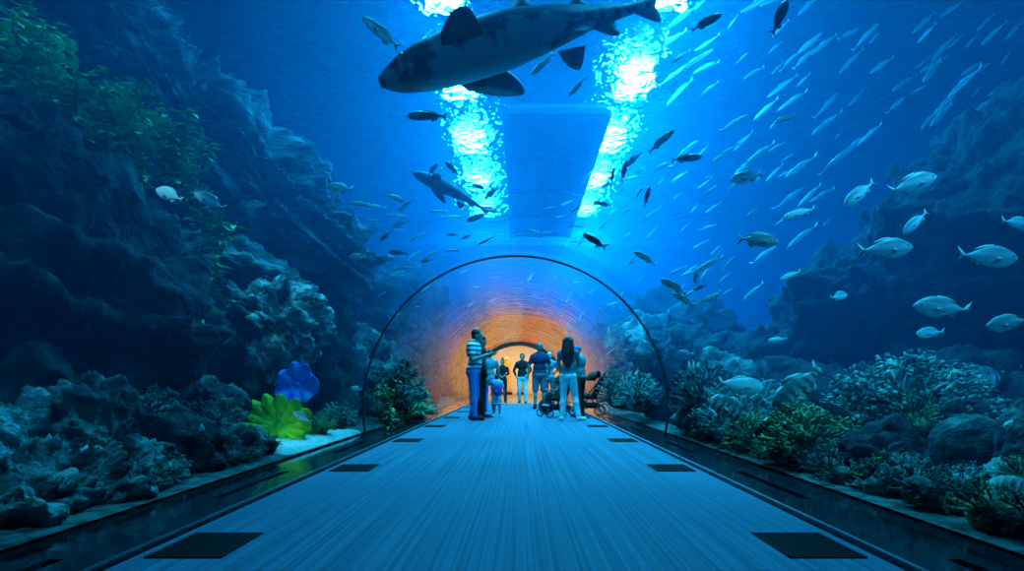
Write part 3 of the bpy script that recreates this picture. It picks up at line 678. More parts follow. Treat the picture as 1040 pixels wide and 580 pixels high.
M_PINK = mat('pink_snout', (0.95, 0.35, 0.28), rough=.6)
MESH = {}
def part_mesh(key, bm, m):
    me = bpy.data.meshes.new(key); bm.normal_update(); bm.to_mesh(me); bm.free()
    for p in me.polygons: p.use_smooth = True
    me.materials.append(m); return me
def fish_kit(key, H, W, prof, m, mf, tail=.2, fork=.5, bend=0.0, eye=.022):
    """unit-length fish parts"""
    kit = []
    kit.append(('body', part_mesh(key, fish_body(1, H, W, prof, bend=bend), m)))
    yb = bend * (1 - .3) ** 2
    bm = bmesh.new(); fin(bm, [(-.355, .0), (-.37, H * .10), (-.5, tail * .55), (-.46 + .0, tail * .2), (-.5 + .12 * fork, 0), (-.46, -tail * .2), (-.5, -tail * .55), (-.37, -H * .10)], .03, (0, yb, 0))
    kit.append(('tail_fin', part_mesh(key, bm, mf)))
    bm = bmesh.new(); fin(bm, [(.17, H * .44), (.08, H * .64), (-.05, H * .60), (-.2, H * .42), (-.26, H * .24), (-.05, H * .38)], .02, (0, yb * .2, 0))
    kit.append(('dorsal_fin', part_mesh(key, bm, mf)))
    bm = bmesh.new(); fin(bm, [(-.08, -H * .36), (-.14, -H * .58), (-.24, -H * .38), (-.27, -H * .2)], .02, (0, yb * .4, 0))
    kit.append(('anal_fin', part_mesh(key, bm, mf)))
    for s in (-1, 1):
        bm = bmesh.new(); fin(bm, [(.22, -H * .08), (.10, -H * .02), (.02, -H * .28), (.14, -H * .24)], .012); bmesh.ops.rotate(bm, verts=bm.verts, cent=(.2, 0, 0), matrix=Matrix.Rotation(-s * .35, 3, 'Z')); bmesh.ops.translate(bm, verts=bm.verts, vec=(0, s * W * .45, 0))
        kit.append(('pectoral_fin', part_mesh(key, bm, mf)))
        bm = bmesh.new(); ell(bm, (.385, s * W * (.30 if H < .3 else .27), H * .08), (eye, eye * .5, eye), sub=2)
        kit.append(('eye', part_mesh(key, bm, M_EYE)))
    return kit
KITS = {'bream': fish_kit('sea_bream', .33, .15, p_bream, M_SIL, M_FIN, .28, .8, eye=.026),
        'bream_d': fish_kit('dark_bream', .36, .15, p_bream, M_DK, M_FIND, .28, .6),
        'thin': fish_kit('thin_fish', .15, .09, p_slim, M_SCH, M_FIN, .15, .6), 'thin_b': fish_kit('thin_fish', .13, .09, p_slim, M_SCH, M_FIN, .15, .6, bend=.3), 'thin_c': fish_kit('thin_fish', .12, .09, p_slim, M_SCH, M_FIN, .14, .6, bend=-.3),
        'slim': fish_kit('slim_fish', .24, .12, p_slim, M_PALE, M_FIN, .22, .6),
        'slim_b': fish_kit('slim_fish', .22, .12, p_slim, M_PALE, M_FIN, .22, .6, bend=.22),
        'slim_c': fish_kit('slim_fish', .20, .12, p_slim, M_PALE, M_FIN, .20, .6, bend=-.25),
        'dark': fish_kit('slim_fish', .24, .13, p_slim, M_DK, M_FIND, .22, .6),
        'bright': fish_kit('bright_fish', .42, .16, p_bream, M_BRT, M_PALE, .26, .5),
        'grouper': fish_kit('grouper', .46, .22, p_group, M_GRP, M_FIN, .34, .1),
        'wrasse': fish_kit('wrasse', .34, .18, p_group, M_PALE, M_FIN, .26, .1)}
def fish(kit, name, label, px, py, d, plen, ang, group=None, yaw=0.0, parts=True, cat='fish'):
    if py < 380: d = min(d, 6.4 * F / (VY - py))
    c = P(px, py, d); L = plen / F * d / max(.35, math.cos(yaw))
    a = math.radians(ang); y = yaw
    f = Vector((math.cos(a) * math.cos(y), math.sin(y), math.sin(a) * math.cos(y))).normalized()
    q = f.to_track_quat('X', 'Z')
    t = empty(name, c, 0, label, cat, group); t.rotation_mode = 'QUATERNION'; t.rotation_quaternion = q; t.scale = (L, L, L)
    for nm, me in (KITS[kit] if parts else KITS[kit][:3]):
        o = bpy.data.objects.new(nm, me); COL.objects.link(o); o.parent = t
    return t
NF = [ # kit, label, px, py, d, len, angle, yaw
 ('bream', 'silver sea bream heading right before the top of the dark cliff', 927, 187, 4.6, 52, 18, 0),
 ('bream', 'silver sea bream heading right just below the cliff ledge', 899, 253, 4.4, 57, 4, 0),
 ('bream', 'small bream diving down left between two larger breams', 930, 226, 5.2, 28, 228, .3),
 ('bream', 'large bream swimming right above the pair of left facing breams', 1003, 261, 4.0, 62, -4, 0),
 ('bream', 'bream cut by the right picture edge, highest at that edge', 1034, 227, 4.2, 36, -10, 0),
 ('bream', 'long bream heading left, low over the dark rock', 957, 313, 4.2, 60, 176, 0),
 ('bream', 'bream heading left at the right edge under the long one', 1024, 328, 3.8, 46, 190, 0),
 ('bream', 'small round bream on the shoulder of the dark rock', 852, 301, 6.0, 24, 12, .4),
 ('bream', 'dim brownish fish under the long left heading bream', 945, 338, 5.0, 30, 184, 0),
 ('bream', 'slender bream heading right in open blue water', 770, 244, 4.8, 42, -4, 0),
 ('bream', 'greyish bream heading left in open water above the others', 758, 180, 5.2, 34, 194, 0),
 ('bream', 'blurred bream diving left at the rim of the cliff', 873, 197, 5.2, 36, 222, .2),
 ('dark', 'dark fish silhouette right of the bright light streaks', 697, 161, 5.6, 32, 6, 0),
 ('dark', 'dark fish climbing right beside the white glare at the top', 717, 23, 4.4, 36, 28, 0),
 ('dark', 'long dark fish diving at the top right of the glare', 792, 18, 3.9, 46, 64, .2),
 ('slim', 'pale fish swimming left in the middle right water', 812, 217, 5.2, 36, 198, 0),
 ('slim_b', 'pale fish with a pinkish snout right of the light streaks', 671, 144, 5.0, 32, 40, 0),
 ('dark', 'dark fish silhouette swimming left under the shark head', 434, 118, 5.4, 42, 180, 0),
 ('dark', 'small dark fish diving right, upper one of two above the small shark', 459, 171, 7.5, 22, 130, .3),
 ('dark', 'small dark fish rising just above the small shark snout', 440, 172, 7.5, 18, 60, .3),
 ('dark', 'dim dark fish over the small shark tail', 487, 190, 8.0, 18, 160, 0),
 ('dark', 'dark fish slanting down left right of the small shark', 499, 196, 8.0, 20, 225, 0),
 ('bright', 'brilliant white lit fish among the seaweed at left', 172, 198, 4.8, 30, 158, 0),
 ('bream', 'plump bream facing left beside the brilliant white fish', 213, 204, 4.8, 36, 152, 0),
 ('bream', 'round bream facing left before the layered ridge', 260, 208, 5.2, 24, 172, .3),
 ('bream', 'thin bream over the end of the layered ridge, upper one', 345, 191, 6.6, 28, 176, 0),
 ('slim', 'pale fish over the end of the layered ridge, lower one', 365, 207, 6.6, 20, 178, 0),
 ('slim', 'pale fish left of the small shark in open water', 404, 202, 6.8, 22, 160, 0),
 ('bream', 'small bream at the foot of the layered ridge', 363, 261, 6.4, 18, 176, 0),
 ('slim_b', 'long pale fish gliding down at the top left of the big shark', 388, 35, 4.8, 52, 138, 0),
 ('slim_b', 'pale fish under the big shark, nearer its belly', 551, 66, 5.6, 30, 222, 0),
 ('slim_b', 'pale curved fish under the big shark tail half', 586, 89, 5.8, 24, 225, 0),
 ('slim', 'pale forked fish flicking its tail in the upper right', 797, 121, 5.0, 22, 200, 0),
 ('slim', 'pale fish swimming left beneath the upper right school', 655, 262, 6.0, 26, 150, 0),
 ('slim', 'pale fish beside the arch crown sloping down right', 684, 291, 5.4, 32, 152, 0),
 ('slim', 'pale fish sloping down right under the other by the arch', 694, 304, 5.4, 26, 152, 0),
 ('slim', 'bright little fish heading up right over the rock shelf', 724, 301, 5.6, 20, 210, 0),
 ('slim', 'bright vertical fish above the rock shelf', 707, 282, 5.6, 20, 84, 0),
 ('slim', 'pale fish low over the dark shoulder of rock', 803, 280, 5.4, 24, 204, 0),
 ('dark', 'dark fish sloping over the right crown of the arch', 604, 245, 6.0, 28, 148, 0),
 ('dark', 'dark upright fish beside the right light streaks, left one', 622, 180, 6.2, 24, 80, .2),
 ('dark', 'dark upright fish beside the right light streaks, right one', 634, 174, 6.2, 26, 74, .2),
 ('dark', 'dark upright fish below the pink snouted fish', 657, 200, 6.2, 24, 72, .2),
 ('dark', 'faint dark fish right of the gantry shadow', 612, 207, 7.0, 20, 170, 0),
 ('bright', 'small pale blue fish hovering left of the arch', 362, 395, 8.6, 12, 175, 0),
 ('bream', 'small fish hovering over the yellow frilled sponge', 307, 424, 6.6, 22, 150, 0),
 ('bream', 'tiny upright fish before the dim left rock', 206, 440, 4.8, 20, 110, .2),
 ('grouper', 'large barred grouper nosing down into the coral', 811, 397, 5.2, 66, 226, 0),
 ('dark', 'dark blue fish right of the barred grouper', 852, 419, 4.8, 44, 152, 0),
 ('wrasse', 'pale thick headed fish over the coral left of the grouper', 752, 391, 6.2, 46, -6, 0),
 ('grouper', 'dim barred fish with a pale back low in the coral', 742, 416, 6.0, 46, 152, 0),
 ('bream_d', 'dim broad fish with a pale fin edge under the grouper', 790, 432, 5.2, 52, 200, 0),
 ('wrasse', 'pale fish at the right picture edge above the boulders', 1040, 434, 3.6, 40, 176, 0),
 ('bream_d', 'large violet dark fish behind the coral on the right', 992, 418, 4.9, 70, 172, 0),
 ('grouper', 'big dim mottled fish on the skyline of the reef at right', 985, 388, 5.6, 60, 8, 0),
 ('slim', 'small blue fish in the gap beside the arch collar', 697, 358, 7.0, 16, 170, 0),
 ('slim', 'faint fish over the dark rock shelf', 790, 345, 6.0, 20, 186, 0),
]
for k in NF:
    o = fish(k[0], {'bream': 'sea_bream', 'bream_d': 'sea_bream', 'grouper': 'grouper', 'wrasse': 'wrasse'}.get(k[0], 'slender_fish'), k[1], k[2], k[3], k[4], k[5], k[6], None, k[7])
    if 'pinkish' in k[1]:
        bm = bmesh.new(); ell(bm, (.46, 0, .0), (.09, .05, .07), sub=2); bm_obj('snout', bm, M_PINK, o)
# schools: every fish its own object
def school(label, group, n, x0, x1, y0, y1, a0, a1, l0, l1, d0, d1, kits, seed, test=None):
    rg = random.Random(seed); c = 0; pts = []
    while c < n:
        x, y = rg.uniform(x0, x1), rg.uniform(y0, y1)
        if test and not test(x, y): continue
        if any((x - u) ** 2 + (y - v) ** 2 < 13 ** 2 for u, v in pts): 
            if rg.random() < .9: continue
        pts.append((x, y)); d = rg.uniform(d0, d1)
        fish(rg.choice(kits), 'slender_fish', label, x, y, d, rg.uniform(l0, l1), rg.uniform(a0, a1) + (180 if rg.random() < .75 else 0), group, rg.uniform(-.3, .3), False); c += 1
school('slender pale fish in the slanting school across the upper right water', 'pale school in the upper right water', 80, 680, 1035, -5, 300, 28, 50, 14, 44, 7, 13, ['thin', 'thin_b', 'thin_c'], 1, lambda x, y: x + y * 1.0 < 1080 and not (x > 850 and y > 150))
school('small slender fish in the school between the light streaks and the right water', 'small school right of the light streaks', 48, 575, 740, 150, 325, 10, 60, 10, 24, 7, 13, ['thin', 'thin_b', 'thin_c', 'thin', 'thin_b', 'dark'], 2, lambda x, y: (x - 525) ** 2 + (y - 415) ** 2 > 172 ** 2)
school('small slender fish milling over the left shoulder of the arch', 'small school over the left of the arch', 26, 375, 500, 205, 300, -10, 40, 12, 26, 7, 11, ['thin', 'thin_b', 'thin_c', 'dark'], 3, lambda x, y: (x - 525) ** 2 + (y - 415) ** 2 > 172 ** 2)
school('small fish high over the crown of the arch', 'few small fish over the arch crown', 12, 500, 590, 195, 256, -10, 40, 10, 22, 7, 11, ['thin', 'thin_b', 'thin_c'], 4)
school('small fish seen through the vault beyond the arch', 'small fish beyond the arch', 30, 385, 670, 275, 400, -10, 70, 6, 15, 11, 16, ['thin', 'thin_b', 'thin_c', 'dark'], 5, lambda x, y: 95 ** 2 < (x - 525) ** 2 + (y - 400) ** 2 < 150 ** 2)
school('faint slender fish in the top right corner water', 'faint fish in the top right corner', 14, 930, 1036, 0, 110, 30, 50, 20, 36, 8, 11, ['thin', 'thin_b', 'thin_c'], 6)
# ------------------------------------------------------------------ sharks
m, nt, out = newmat('shark_skin')
p = N(nt, 'ShaderNodeBsdfPrincipled'); nt.links.new(p.outputs[0], out.inputs[0]); p.inputs['Roughness'].default_value = .55
tc = N(nt, 'ShaderNodeTexCoord'); sp = N(nt, 'ShaderNodeSeparateXYZ'); nt.links.new(tc.outputs['Object'], sp.inputs[0])
nz = N(nt, 'ShaderNodeTexNoise'); nz.inputs['Scale'].default_value = 4.5; nz.inputs['Detail'].default_value = 6; nt.links.new(tc.outputs['Object'], nz.inputs['Vector'])
ma = N(nt, 'ShaderNodeMath', operation='MULTIPLY_ADD'); ma.inputs[1].default_value = .9; nt.links.new(nz.outputs[0], ma.inputs[0]); nt.links.new(sp.outputs['Z'], ma.inputs[2])
cr = N(nt, 'ShaderNodeValToRGB'); cr.color_ramp.elements[0].position = 0.38; cr.color_ramp.elements[1].position = .44
cr.color_ramp.elements[0].color = (0.30, 0.36, 0.38, 1); cr.color_ramp.elements[1].color = (0.03, 0.05, 0.07, 1)
nt.links.new(ma.outputs[0], cr.inputs[0]); nt.links.new(cr.outputs[0], p.inputs['Base Color'])
M_SHARK = m
M_SHFIN = mat('shark_fin', (0.012, 0.02, 0.03), (0.03, 0.045, 0.055), rough=.6, scale=5)
M_TOOTH = mat('shark_mouth', (0.01, 0.012, 0.015), rough=.7)
def fin3(pts, root_th, tip_th=.012, voxel=.014):
    """fin from a root line to a tip line; pts = outline in a plane as 3-D points; thick at the root, thin at the rim"""
    bm = bmesh.new(); P3 = [Vector(p) for p in pts]; n = len(P3)
    nrm = (P3[1] - P3[0]).cross(P3[2] - P3[0]).normalized()
    root = (P3[0] + P3[-1]) / 2
    A = []; B = []
    dm = max((q - root).length for q in P3)
    for q in P3:
        t = root_th + (tip_th - root_th) * min(1, (q - root).length / dm)
        A.append(bm.verts.new(q + nrm * t / 2)); B.append(bm.verts.new(q - nrm * t / 2))
    ca = sum(P3, Vector()) / n; th = (root_th * .6 + tip_th * .4) / 2
    a = bm.verts.new(ca + nrm * th); b = bm.verts.new(ca - nrm * th)
    for i in range(n):
        j = (i + 1) % n
        bm.faces.new((A[i], A[j], a)); bm.faces.new((B[j], B[i], b)); bm.faces.new((A[j], A[i], B[i], B[j]))
    bmesh.ops.recalc_face_normals(bm, faces=bm.faces)
    return bm
def curve_pts(pts, n=6):
    """Catmull-Rom through the outline so that fins have round edges"""
    out_ = []; m_ = len(pts); V_ = [Vector(p) for p in pts]
    for i in range(m_ - 1):
        p0, p1, p2, p3 = V_[max(i-1, 0)], V_[i], V_[i+1], V_[min(i+2, m_-1)]
        for k in range(n):
            t = k / n
            out_.append(.5 * ((2*p1) + (-p0+p2)*t + (2*p0-5*p1+4*p2-p3)*t*t + (-p0+3*p1-3*p2+p3)*t**3))
    out_.append(V_[-1]); return out_
def shark(label, L, bendv=.05):
    """nose at +X; unit length scaled by L"""
    t = empty('shark', (0, 0, 0), 0, label, 'shark')
    prof = [(0, .012, .012, .0), (.02, .030, .022, .0), (.06, .052, .038, .002), (.12, .070, .055, .004), (.2, .078, .070, .004), (.3, .080, .082, .004), (.4, .078, .084, .003), (.5, .066, .074, .003), (.6, .050, .058, .004), (.68, .034, .042, .006), (.76, .024, .030, .008), (.84, .016, .022, .012), (.92, .010, .017, .026), (.985, .005, .010, .048)]
    bm = bmesh.new(); seg = 28; rings = []
    def interp(q):
        for a, b in zip(prof, prof[1:]):
            if a[0] <= q <= b[0]:
                u = (q - a[0]) / (b[0] - a[0]); return [a[j] + (b[j] - a[j]) * u for j in (1, 2, 3)]
        return prof[-1][1:]
    NR = 60
    yb = lambda q: bendv * L * math.sin(q * 4.2) * q
    for i in range(NR + 1):
        q = .985 * i / NR; w_, h_, z_ = interp(q)
        rings.append([bm.verts.new((L * (.5 - q), yb(q) + L * w_ * math.cos(2 * PI * k / seg), L * (z_ + h_ * math.sin(2 * PI * k / seg) * (1.0 if math.sin(2 * PI * k / seg) > 0 else .86)))) for k in range(seg)])
    for a, b in zip(rings, rings[1:]):
        for k in range(seg): bm.faces.new((a[k], a[(k+1) % seg], b[(k+1) % seg], b[k]))
    bm.faces.new(rings[0][::-1]); bm.faces.new(rings[-1]); bmesh.ops.recalc_face_normals(bm, faces=bm.faces)
    bmesh.ops.smooth_vert(bm, verts=bm.verts, factor=.5, use_axis_x=True, use_axis_y=True, use_axis_z=True)
    body = bm_obj('body', bm, M_SHARK, t)
    def addfin(nm, pts, th):
        o = bm_obj(nm, fin3([Vector(p) * L for p in curve_pts(pts)], th * L), M_SHFIN, t); return o
    addfin('pectoral_fin', [(.31, .055, -.015), (.315, .10, -.005), (.285, .15, .0), (.24, .158, .0), (.205, .11, -.01), (.185, .05, -.02)], .022)
    addfin('pectoral_fin', [(.275, -.055, -.015), (.22, -.105, -.015), (.12, -.16, -.02), (.035, -.175, -.03), (.055, -.12, -.025), (.12, -.055, -.02)], .022)
    for s in (-1, 1):
        addfin('pelvic_fin', [(-.06, s * .035, -.040), (-.09, s * .075, -.062), (-.135, s * .09, -.075), (-.15, s * .03, -.05)], .014)
    y1 = yb(.45) / L; y2 = yb(.66) / L; y3 = yb(.7) / L; y4 = yb(.95) / L
    addfin('dorsal_fin', [(.07, y1, .070), (.02, y1, .125), (-.02, y1, .150), (-.035, y1, .145), (-.03, y1, .10), (-.045, y1, .065)], .016)
    addfin('second_dorsal_fin', [(-.13, y2, .050), (-.17, y2, .090), (-.20, y2, .100), (-.20, y2, .07), (-.215, y2, .035)], .012)
    addfin('anal_fin', [(-.18, y3, -.030), (-.22, y3, -.072), (-.25, y3, -.080), (-.25, y3, -.05), (-.265, y3, -.018)], .012)
    addfin('tail_fin', [(-.36, yb(.86)/L, .02), (-.42, y4, .060), (-.52, y4, .125), (-.555, y4, .125), (-.53, y4, .09), (-.47, y4, .035), (-.43, y4, -.01), (-.435, y4, -.045), (-.415, y4, -.05), (-.38, y4, -.015), (-.355, yb(.86)/L, -.008)], .012)
    for s in (-1, 1):
        bm = bmesh.new(); ell(bm, (L * .425, s * L * .051, L * .016), (.008 * L,) * 3, sub=2); bm_obj('eye', bm, M_EYE, t)
        for g in range(5):
            bm = bmesh.new(); x = .315 - .013 * g; y = .0765
            tube(bm, [(L * x, s * L * (y - .004), L * .03), (L * (x - .004), s * L * (y + .001), L * .008), (L * x, s * L * (y - .004), -L * .018)], [.0015 * L, .0028 * L, .0015 * L], 6)
            bm_obj('gill_slit', bm, M_TOOTH, t)
    bm = bmesh.new()
    tube(bm, [(L * (.40 + .03 * math.cos(a)), L * .036 * math.sin(a), -L * (.030 - .006 * math.cos(a))) for a in [(-1.3 + 2.6 * i / 12) for i in range(13)]], .003 * L, 6)
    bm_obj('mouth', bm, M_TOOTH, t)
    return t
def place(t, a, b, up=(0, 0, 1)):
    """nose at a, tail at b"""
    f = (a - b).normalized(); u = Vector(up); s = u.cross(f).normalized(); u = f.cross(s)
    Mx = Matrix((f, s, u)).transposed(); t.rotation_mode = 'QUATERNION'; t.rotation_quaternion = Mx.to_quaternion(); t.location = (a + b) / 2
a, b = P(378, 86, 4.7), P(688, -4, 5.5)
s1 = shark('big sand shark passing overhead, seen from below', (a - b).length * .96, .03); place(s1, a, b, (-.05, .30, 1))
a, b = P(417, 174, 8.6), P(503, 218, 9.2)
s2 = shark('smaller shark gliding down left above the arch', (a - b).length * .95, .05); place(s2, a, b, (.1, .45, 1))
for ch in s2.children:
    if ch.name.startswith('body'): ch.data.materials[0] = mat('dusky_shark_skin', (0.03, 0.05, 0.065), (0.05, 0.08, 0.10), rough=.6)

# ------------------------------------------------------------------ people
M_SKIN = mat('skin', (0.36, 0.22, 0.15), (0.42, 0.26, 0.18), rough=.6, scale=5)
M_HAIR = mat('black_hair', (0.006, 0.005, 0.005), (0.015, 0.012, 0.01), rough=.5, scale=30, stretch=(1, 1, .1))
M_HAIRG = mat('grey_hair', (0.10, 0.12, 0.12), rough=.6)
def cloth(nm, c): return mat(nm, c, tuple(min(1, x * 1.3) for x in c), rough=.9, scale=8, bump=.25, bscale=10)
M_DENIM = cloth('blue_denim', (0.08, 0.16, 0.42)); M_BLKC = cloth('black_cloth', (0.008, 0.009, 0.012)); M_WHITE = cloth('white_trousers', (0.55, 0.62, 0.62))
M_NAVY = cloth('navy_shirt', (0.012, 0.018, 0.06)); M_GREYC = cloth('grey_cloth', (0.10, 0.12, 0.15)); M_TEAL = cloth('light_teal_cloth', (0.35, 0.62, 0.60)); M_GTOP = cloth('grey_blue_top', (0.09, 0.17, 0.22))
M_SHOE = cloth('dark_shoe', (0.015, 0.015, 0.02)); M_SHOEW = cloth('pale_shoe', (0.6, 0.65, 0.65)); M_PURP = cloth('purple_cloth', (0.13, 0.04, 0.22)); M_LBLUE = cloth('light_blue_cloth', (0.12, 0.26, 0.30)); M_BCAP = cloth('blue_cap', (0.04, 0.12, 0.35))
M_POLO = stripe_mat('striped_polo', (0.03, 0.07, 0.13), (0.62, 0.72, 0.74), 11.5, 'Z', duty=.42)
M_DRESS = stripe_mat('striped_dress', (0.05, 0.12, 0.22), (0.62, 0.74, 0.76), 17, 'Z', duty=.45)
V = Vector
def person(label, x, y, facing, H=1.75, shirt=M_BLKC, trousers=M_DENIM, hair=M_HAIR, shoes=M_SHOE, pose=None, hairstyle='short', wide=1.0, shorts=False, dress=False, sleeves='short', loc_z=0.0, name='person'):
    """local axes: +X forward, +Y left, Z up, metres for a 1.75 m body"""
    k = H / 1.75
    J = dict(head=(.02, 0, 1.635), neck=(0, 0, 1.47), chest=(0, 0, 1.28), waist=(0, 0, 1.08), pelvis=(0, 0, .95),
             shL=(0, .185, 1.41), elL=(-.02, .235, 1.13), haL=(.05, .245, .87), shR=(0, -.185, 1.41), elR=(-.02, -.235, 1.13), haR=(.05, -.245, .87),
             hiL=(0, .095, .92), knL=(.02, .11, .50), anL=(0, .12, .08), hiR=(0, -.095, .92), knR=(.02, -.11, .50), anR=(0, -.12, .08), toL=(.16, .14, .035), toR=(.16, -.14, .035))
    if pose: J.update(pose)
    J = {a: V(b) for a, b in J.items()}
    t = empty(name, (x, y, loc_z), math.radians(facing), label, 'person'); t.scale = (k, k, k)
    w = wide
    # body: one continuous skin
    bm = bmesh.new(); hd = J['head']; dirh = (J['head'] - J['neck']).normalized()
    ell(bm, hd + V((0, 0, .02)), (.098, .076, .105)); capsule(bm, hd + V((.03, 0, -.03)), hd + V((.045, 0, -.075)), .062, .042)
    ell(bm, hd + V((.098, 0, -.02)), (.022, .014, .024), sub=2); ell(bm, hd + V((.088, 0, -.068)), (.014, .026, .010), sub=2)
    for s in (-1, 1): ell(bm, hd + V((-.005, s * .078, -.01)), (.022, .012, .033), sub=2)
    capsule(bm, J['neck'] + V((-.02, 0, -.04)), hd + V((-.01, 0, -.06)), .058 * w, .052)
    def torso(bm, e=0.0):
        c, wa, pe = J['chest'], J['waist'], J['pelvis']
        sh = (J['shL'] + J['shR']) / 2
        ell(bm, sh * .35 + c * .65 + V((0, 0, .02)), (.115 * w + e, .165 * w + e, .19 + e))
        capsule(bm, J['shL'] * .86 + sh * .14, J['shR'] * .86 + sh * .14, .062 + e, .062 + e)
        ell(bm, wa, (.100 * w + e, .138 * w + e, .17 + e)); 
        capsule(bm, J['neck'] + V((-.02, 0, -.02)), c, .065 + e, .10 * w + e)
    def hips(bm, e=0.0):
        ell(bm, J['pelvis'] + V((-.01, 0, -.03)), (.112 * w + e, .162 * w + e, .13 + e))
    torso(bm); hips(bm)
    for S in 'LR':
        capsule(bm, J['sh' + S], J['el' + S], .050, .040); capsule(bm, J['el' + S], J['ha' + S], .040, .027)
        capsule(bm, J['hi' + S], J['kn' + S], .083, .055); capsule(bm, J['kn' + S], J['an' + S], .056, .038)
        capsule(bm, J['kn' + S] * .7 + J['an' + S] * .3 + V((-.015, 0, 0)), J['kn' + S] * .4 + J['an' + S] * .6, .056, .042)
        capsule(bm, J['an' + S] + V((-.03, 0, -.035)), J['to' + S], .036, .026)
        # hand with palm, four curled fingers and a thumb
        fd = (J['ha' + S] - J['el' + S]).normalized(); sgn = 1 if S == 'L' else -1
        side = V((0, 0, 1)).cross(fd)
        side = (side.normalized() if side.length > .3 else V((1, 0, 0)))
        wx = side * .5 if abs(fd.z) > .7 else side
        across = (V((1, 0, 0)) - fd * fd.x).normalized() if abs(fd.z) > .7 else side
        inn = across.cross(fd).normalized(); 
        if inn.y * sgn > 0 and abs(fd.z) > .7: inn = -inn
        if abs(fd.z) <= .7 and inn.z > 0: inn = -inn
        h0 = J['ha' + S]; pc = h0 + fd * .05
        for o_ in (-.022, 0, .022): capsule(bm, h0 + across * o_ * .6, pc + fd * .04 + across * o_, .017, .015, 8)
        for o_, ln in ((-.031, .062), (-.0105, .075), (.0105, .08), (.031, .07)):
            k0 = pc + fd * .038 + across * o_; k1 = k0 + fd * ln * .5 + inn * ln * .15; k2 = k1 + fd * ln * .35 + inn * ln * .4
            capsule(bm, k0, k1, .0095, .009, 8); capsule(bm, k1, k2, .009, .0075, 8)
        th0 = h0 + fd * .02 + across * .028; th1 = th0 + across * .028 + fd * .03 + inn * .01; th2 = th1 + fd * .032 + inn * .012
        capsule(bm, th0, th1, .013, .011, 8); capsule(bm, th1, th2, .011, .009, 8)
    me = remesh(bm, .0085, 3, .4); link('body', me, M_SKIN, t)
    # shirt
    bm = bmesh.new(); torso(bm, .014)
    if dress:
        for i in range(7):
            q = i / 6; ell(bm, J['pelvis'] + V((0, 0, .1 - q * .50)), (.13 + .05 * q, .17 + .06 * q, .08))
    else: ell(bm, J['pelvis'] + V((-.005, 0, .02)), (.122 * w, .172 * w, .10))
    if sleeves:
        for S in 'LR':
            a_, e_ = J['sh' + S], J['el' + S]; capsule(bm, a_, a_.lerp(e_, .62 if sleeves == 'short' else 1), .066, .062 if sleeves == 'short' else .052)
            if sleeves == 'long': capsule(bm, e_, e_.lerp(J['ha' + S], .92), .052, .040)
    link('dress' if dress else 'shirt', remesh(bm, .012, 4), shirt, t)
    if not dress:
        bm = bmesh.new(); hips(bm, .012)
        for S in 'LR':
            a_, b_, c_ = J['hi' + S], J['kn' + S], J['an' + S]
            if shorts: capsule(bm, a_, a_.lerp(b_, .95), .105, .092)
            else:
                capsule(bm, a_, b_, .098, .072); capsule(bm, b_, c_.lerp(b_, .03), .072, .058); capsule(bm, b_.lerp(c_, .3) + V((-.015, 0, 0)), b_.lerp(c_, .6), .068, .058)
        link('shorts' if shorts else 'trousers', remesh(bm, .012, 4), trousers, t)
    for S in 'LR':
        bm = bmesh.new(); an, to = J['an' + S], J['to' + S]
        capsule(bm, an + V((-.035, 0, -.038)), to + V((.01, 0, 0)), .046, .038); capsule(bm, an + V((0, 0, -.02)), an + V((0, 0, .03)), .05, .048)
        bmesh.ops.transform(bm, matrix=Matrix.Identity(4), verts=bm.verts)
        me = remesh(bm, .011, 2)
        zmin = min(0.0, an.z - .08) + .001
        for v in me.vertices: v.co.z = max(v.co.z, an.z - .079)
        link('shoe', me, shoes, t)
    bm = bmesh.new(); h = hd
    if hairstyle in ('short', 'long', 'bun', 'afro', 'ponytail'):
        ell(bm, h + V((-.018, 0, .045)), (.104, .086, .098)); ell(bm, h + V((-.05, 0, .0)), (.068, .080, .09))
    if hairstyle == 'afro': ell(bm, h + V((-.02, 0, .06)), (.15, .15, .14))
    if hairstyle == 'bun': ell(bm, h + V((-.07, 0, .15)), (.06, .06, .055))
    if hairstyle == 'long':
        for s in (-1, 0, 1): capsule(bm, h + V((-.05, s * .05, .03)), h + V((-.10, s * .085, -.20)), .066, .055); capsule(bm, h + V((-.10, s * .085, -.20)), h + V((-.14, s * .04, -.50)), .055, .022)
    if hairstyle == 'ponytail': capsule(bm, h + V((-.10, 0, .05)), h + V((-.15, 0, -.22)), .045, .025)
    if hairstyle == 'cap': ell(bm, h + V((-.008, 0, .055)), (.108, .09, .085)); capsule(bm, h + V((.08, -.04, .05)), h + V((.08, .04, .05)), .02, .02); ell(bm, h + V((.13, 0, .045)), (.075, .07, .013), sub=3)
    if len(bm.verts): link('cap' if hairstyle == 'cap' else 'hair', remesh(bm, .010, 3), hair, t)
    else: bm.free()
    for s in (-1, 1):
        bm = bmesh.new(); ell(bm, hd + V((.088, s * .031, .012)), (.010, .013, .009), sub=2); bm_obj('eye', bm, M_EYE, t)
    return t

def at(px, py_feet):
    d = F * CH / (py_feet - VY); q = P(px, py_feet, d); return q.x, q.y
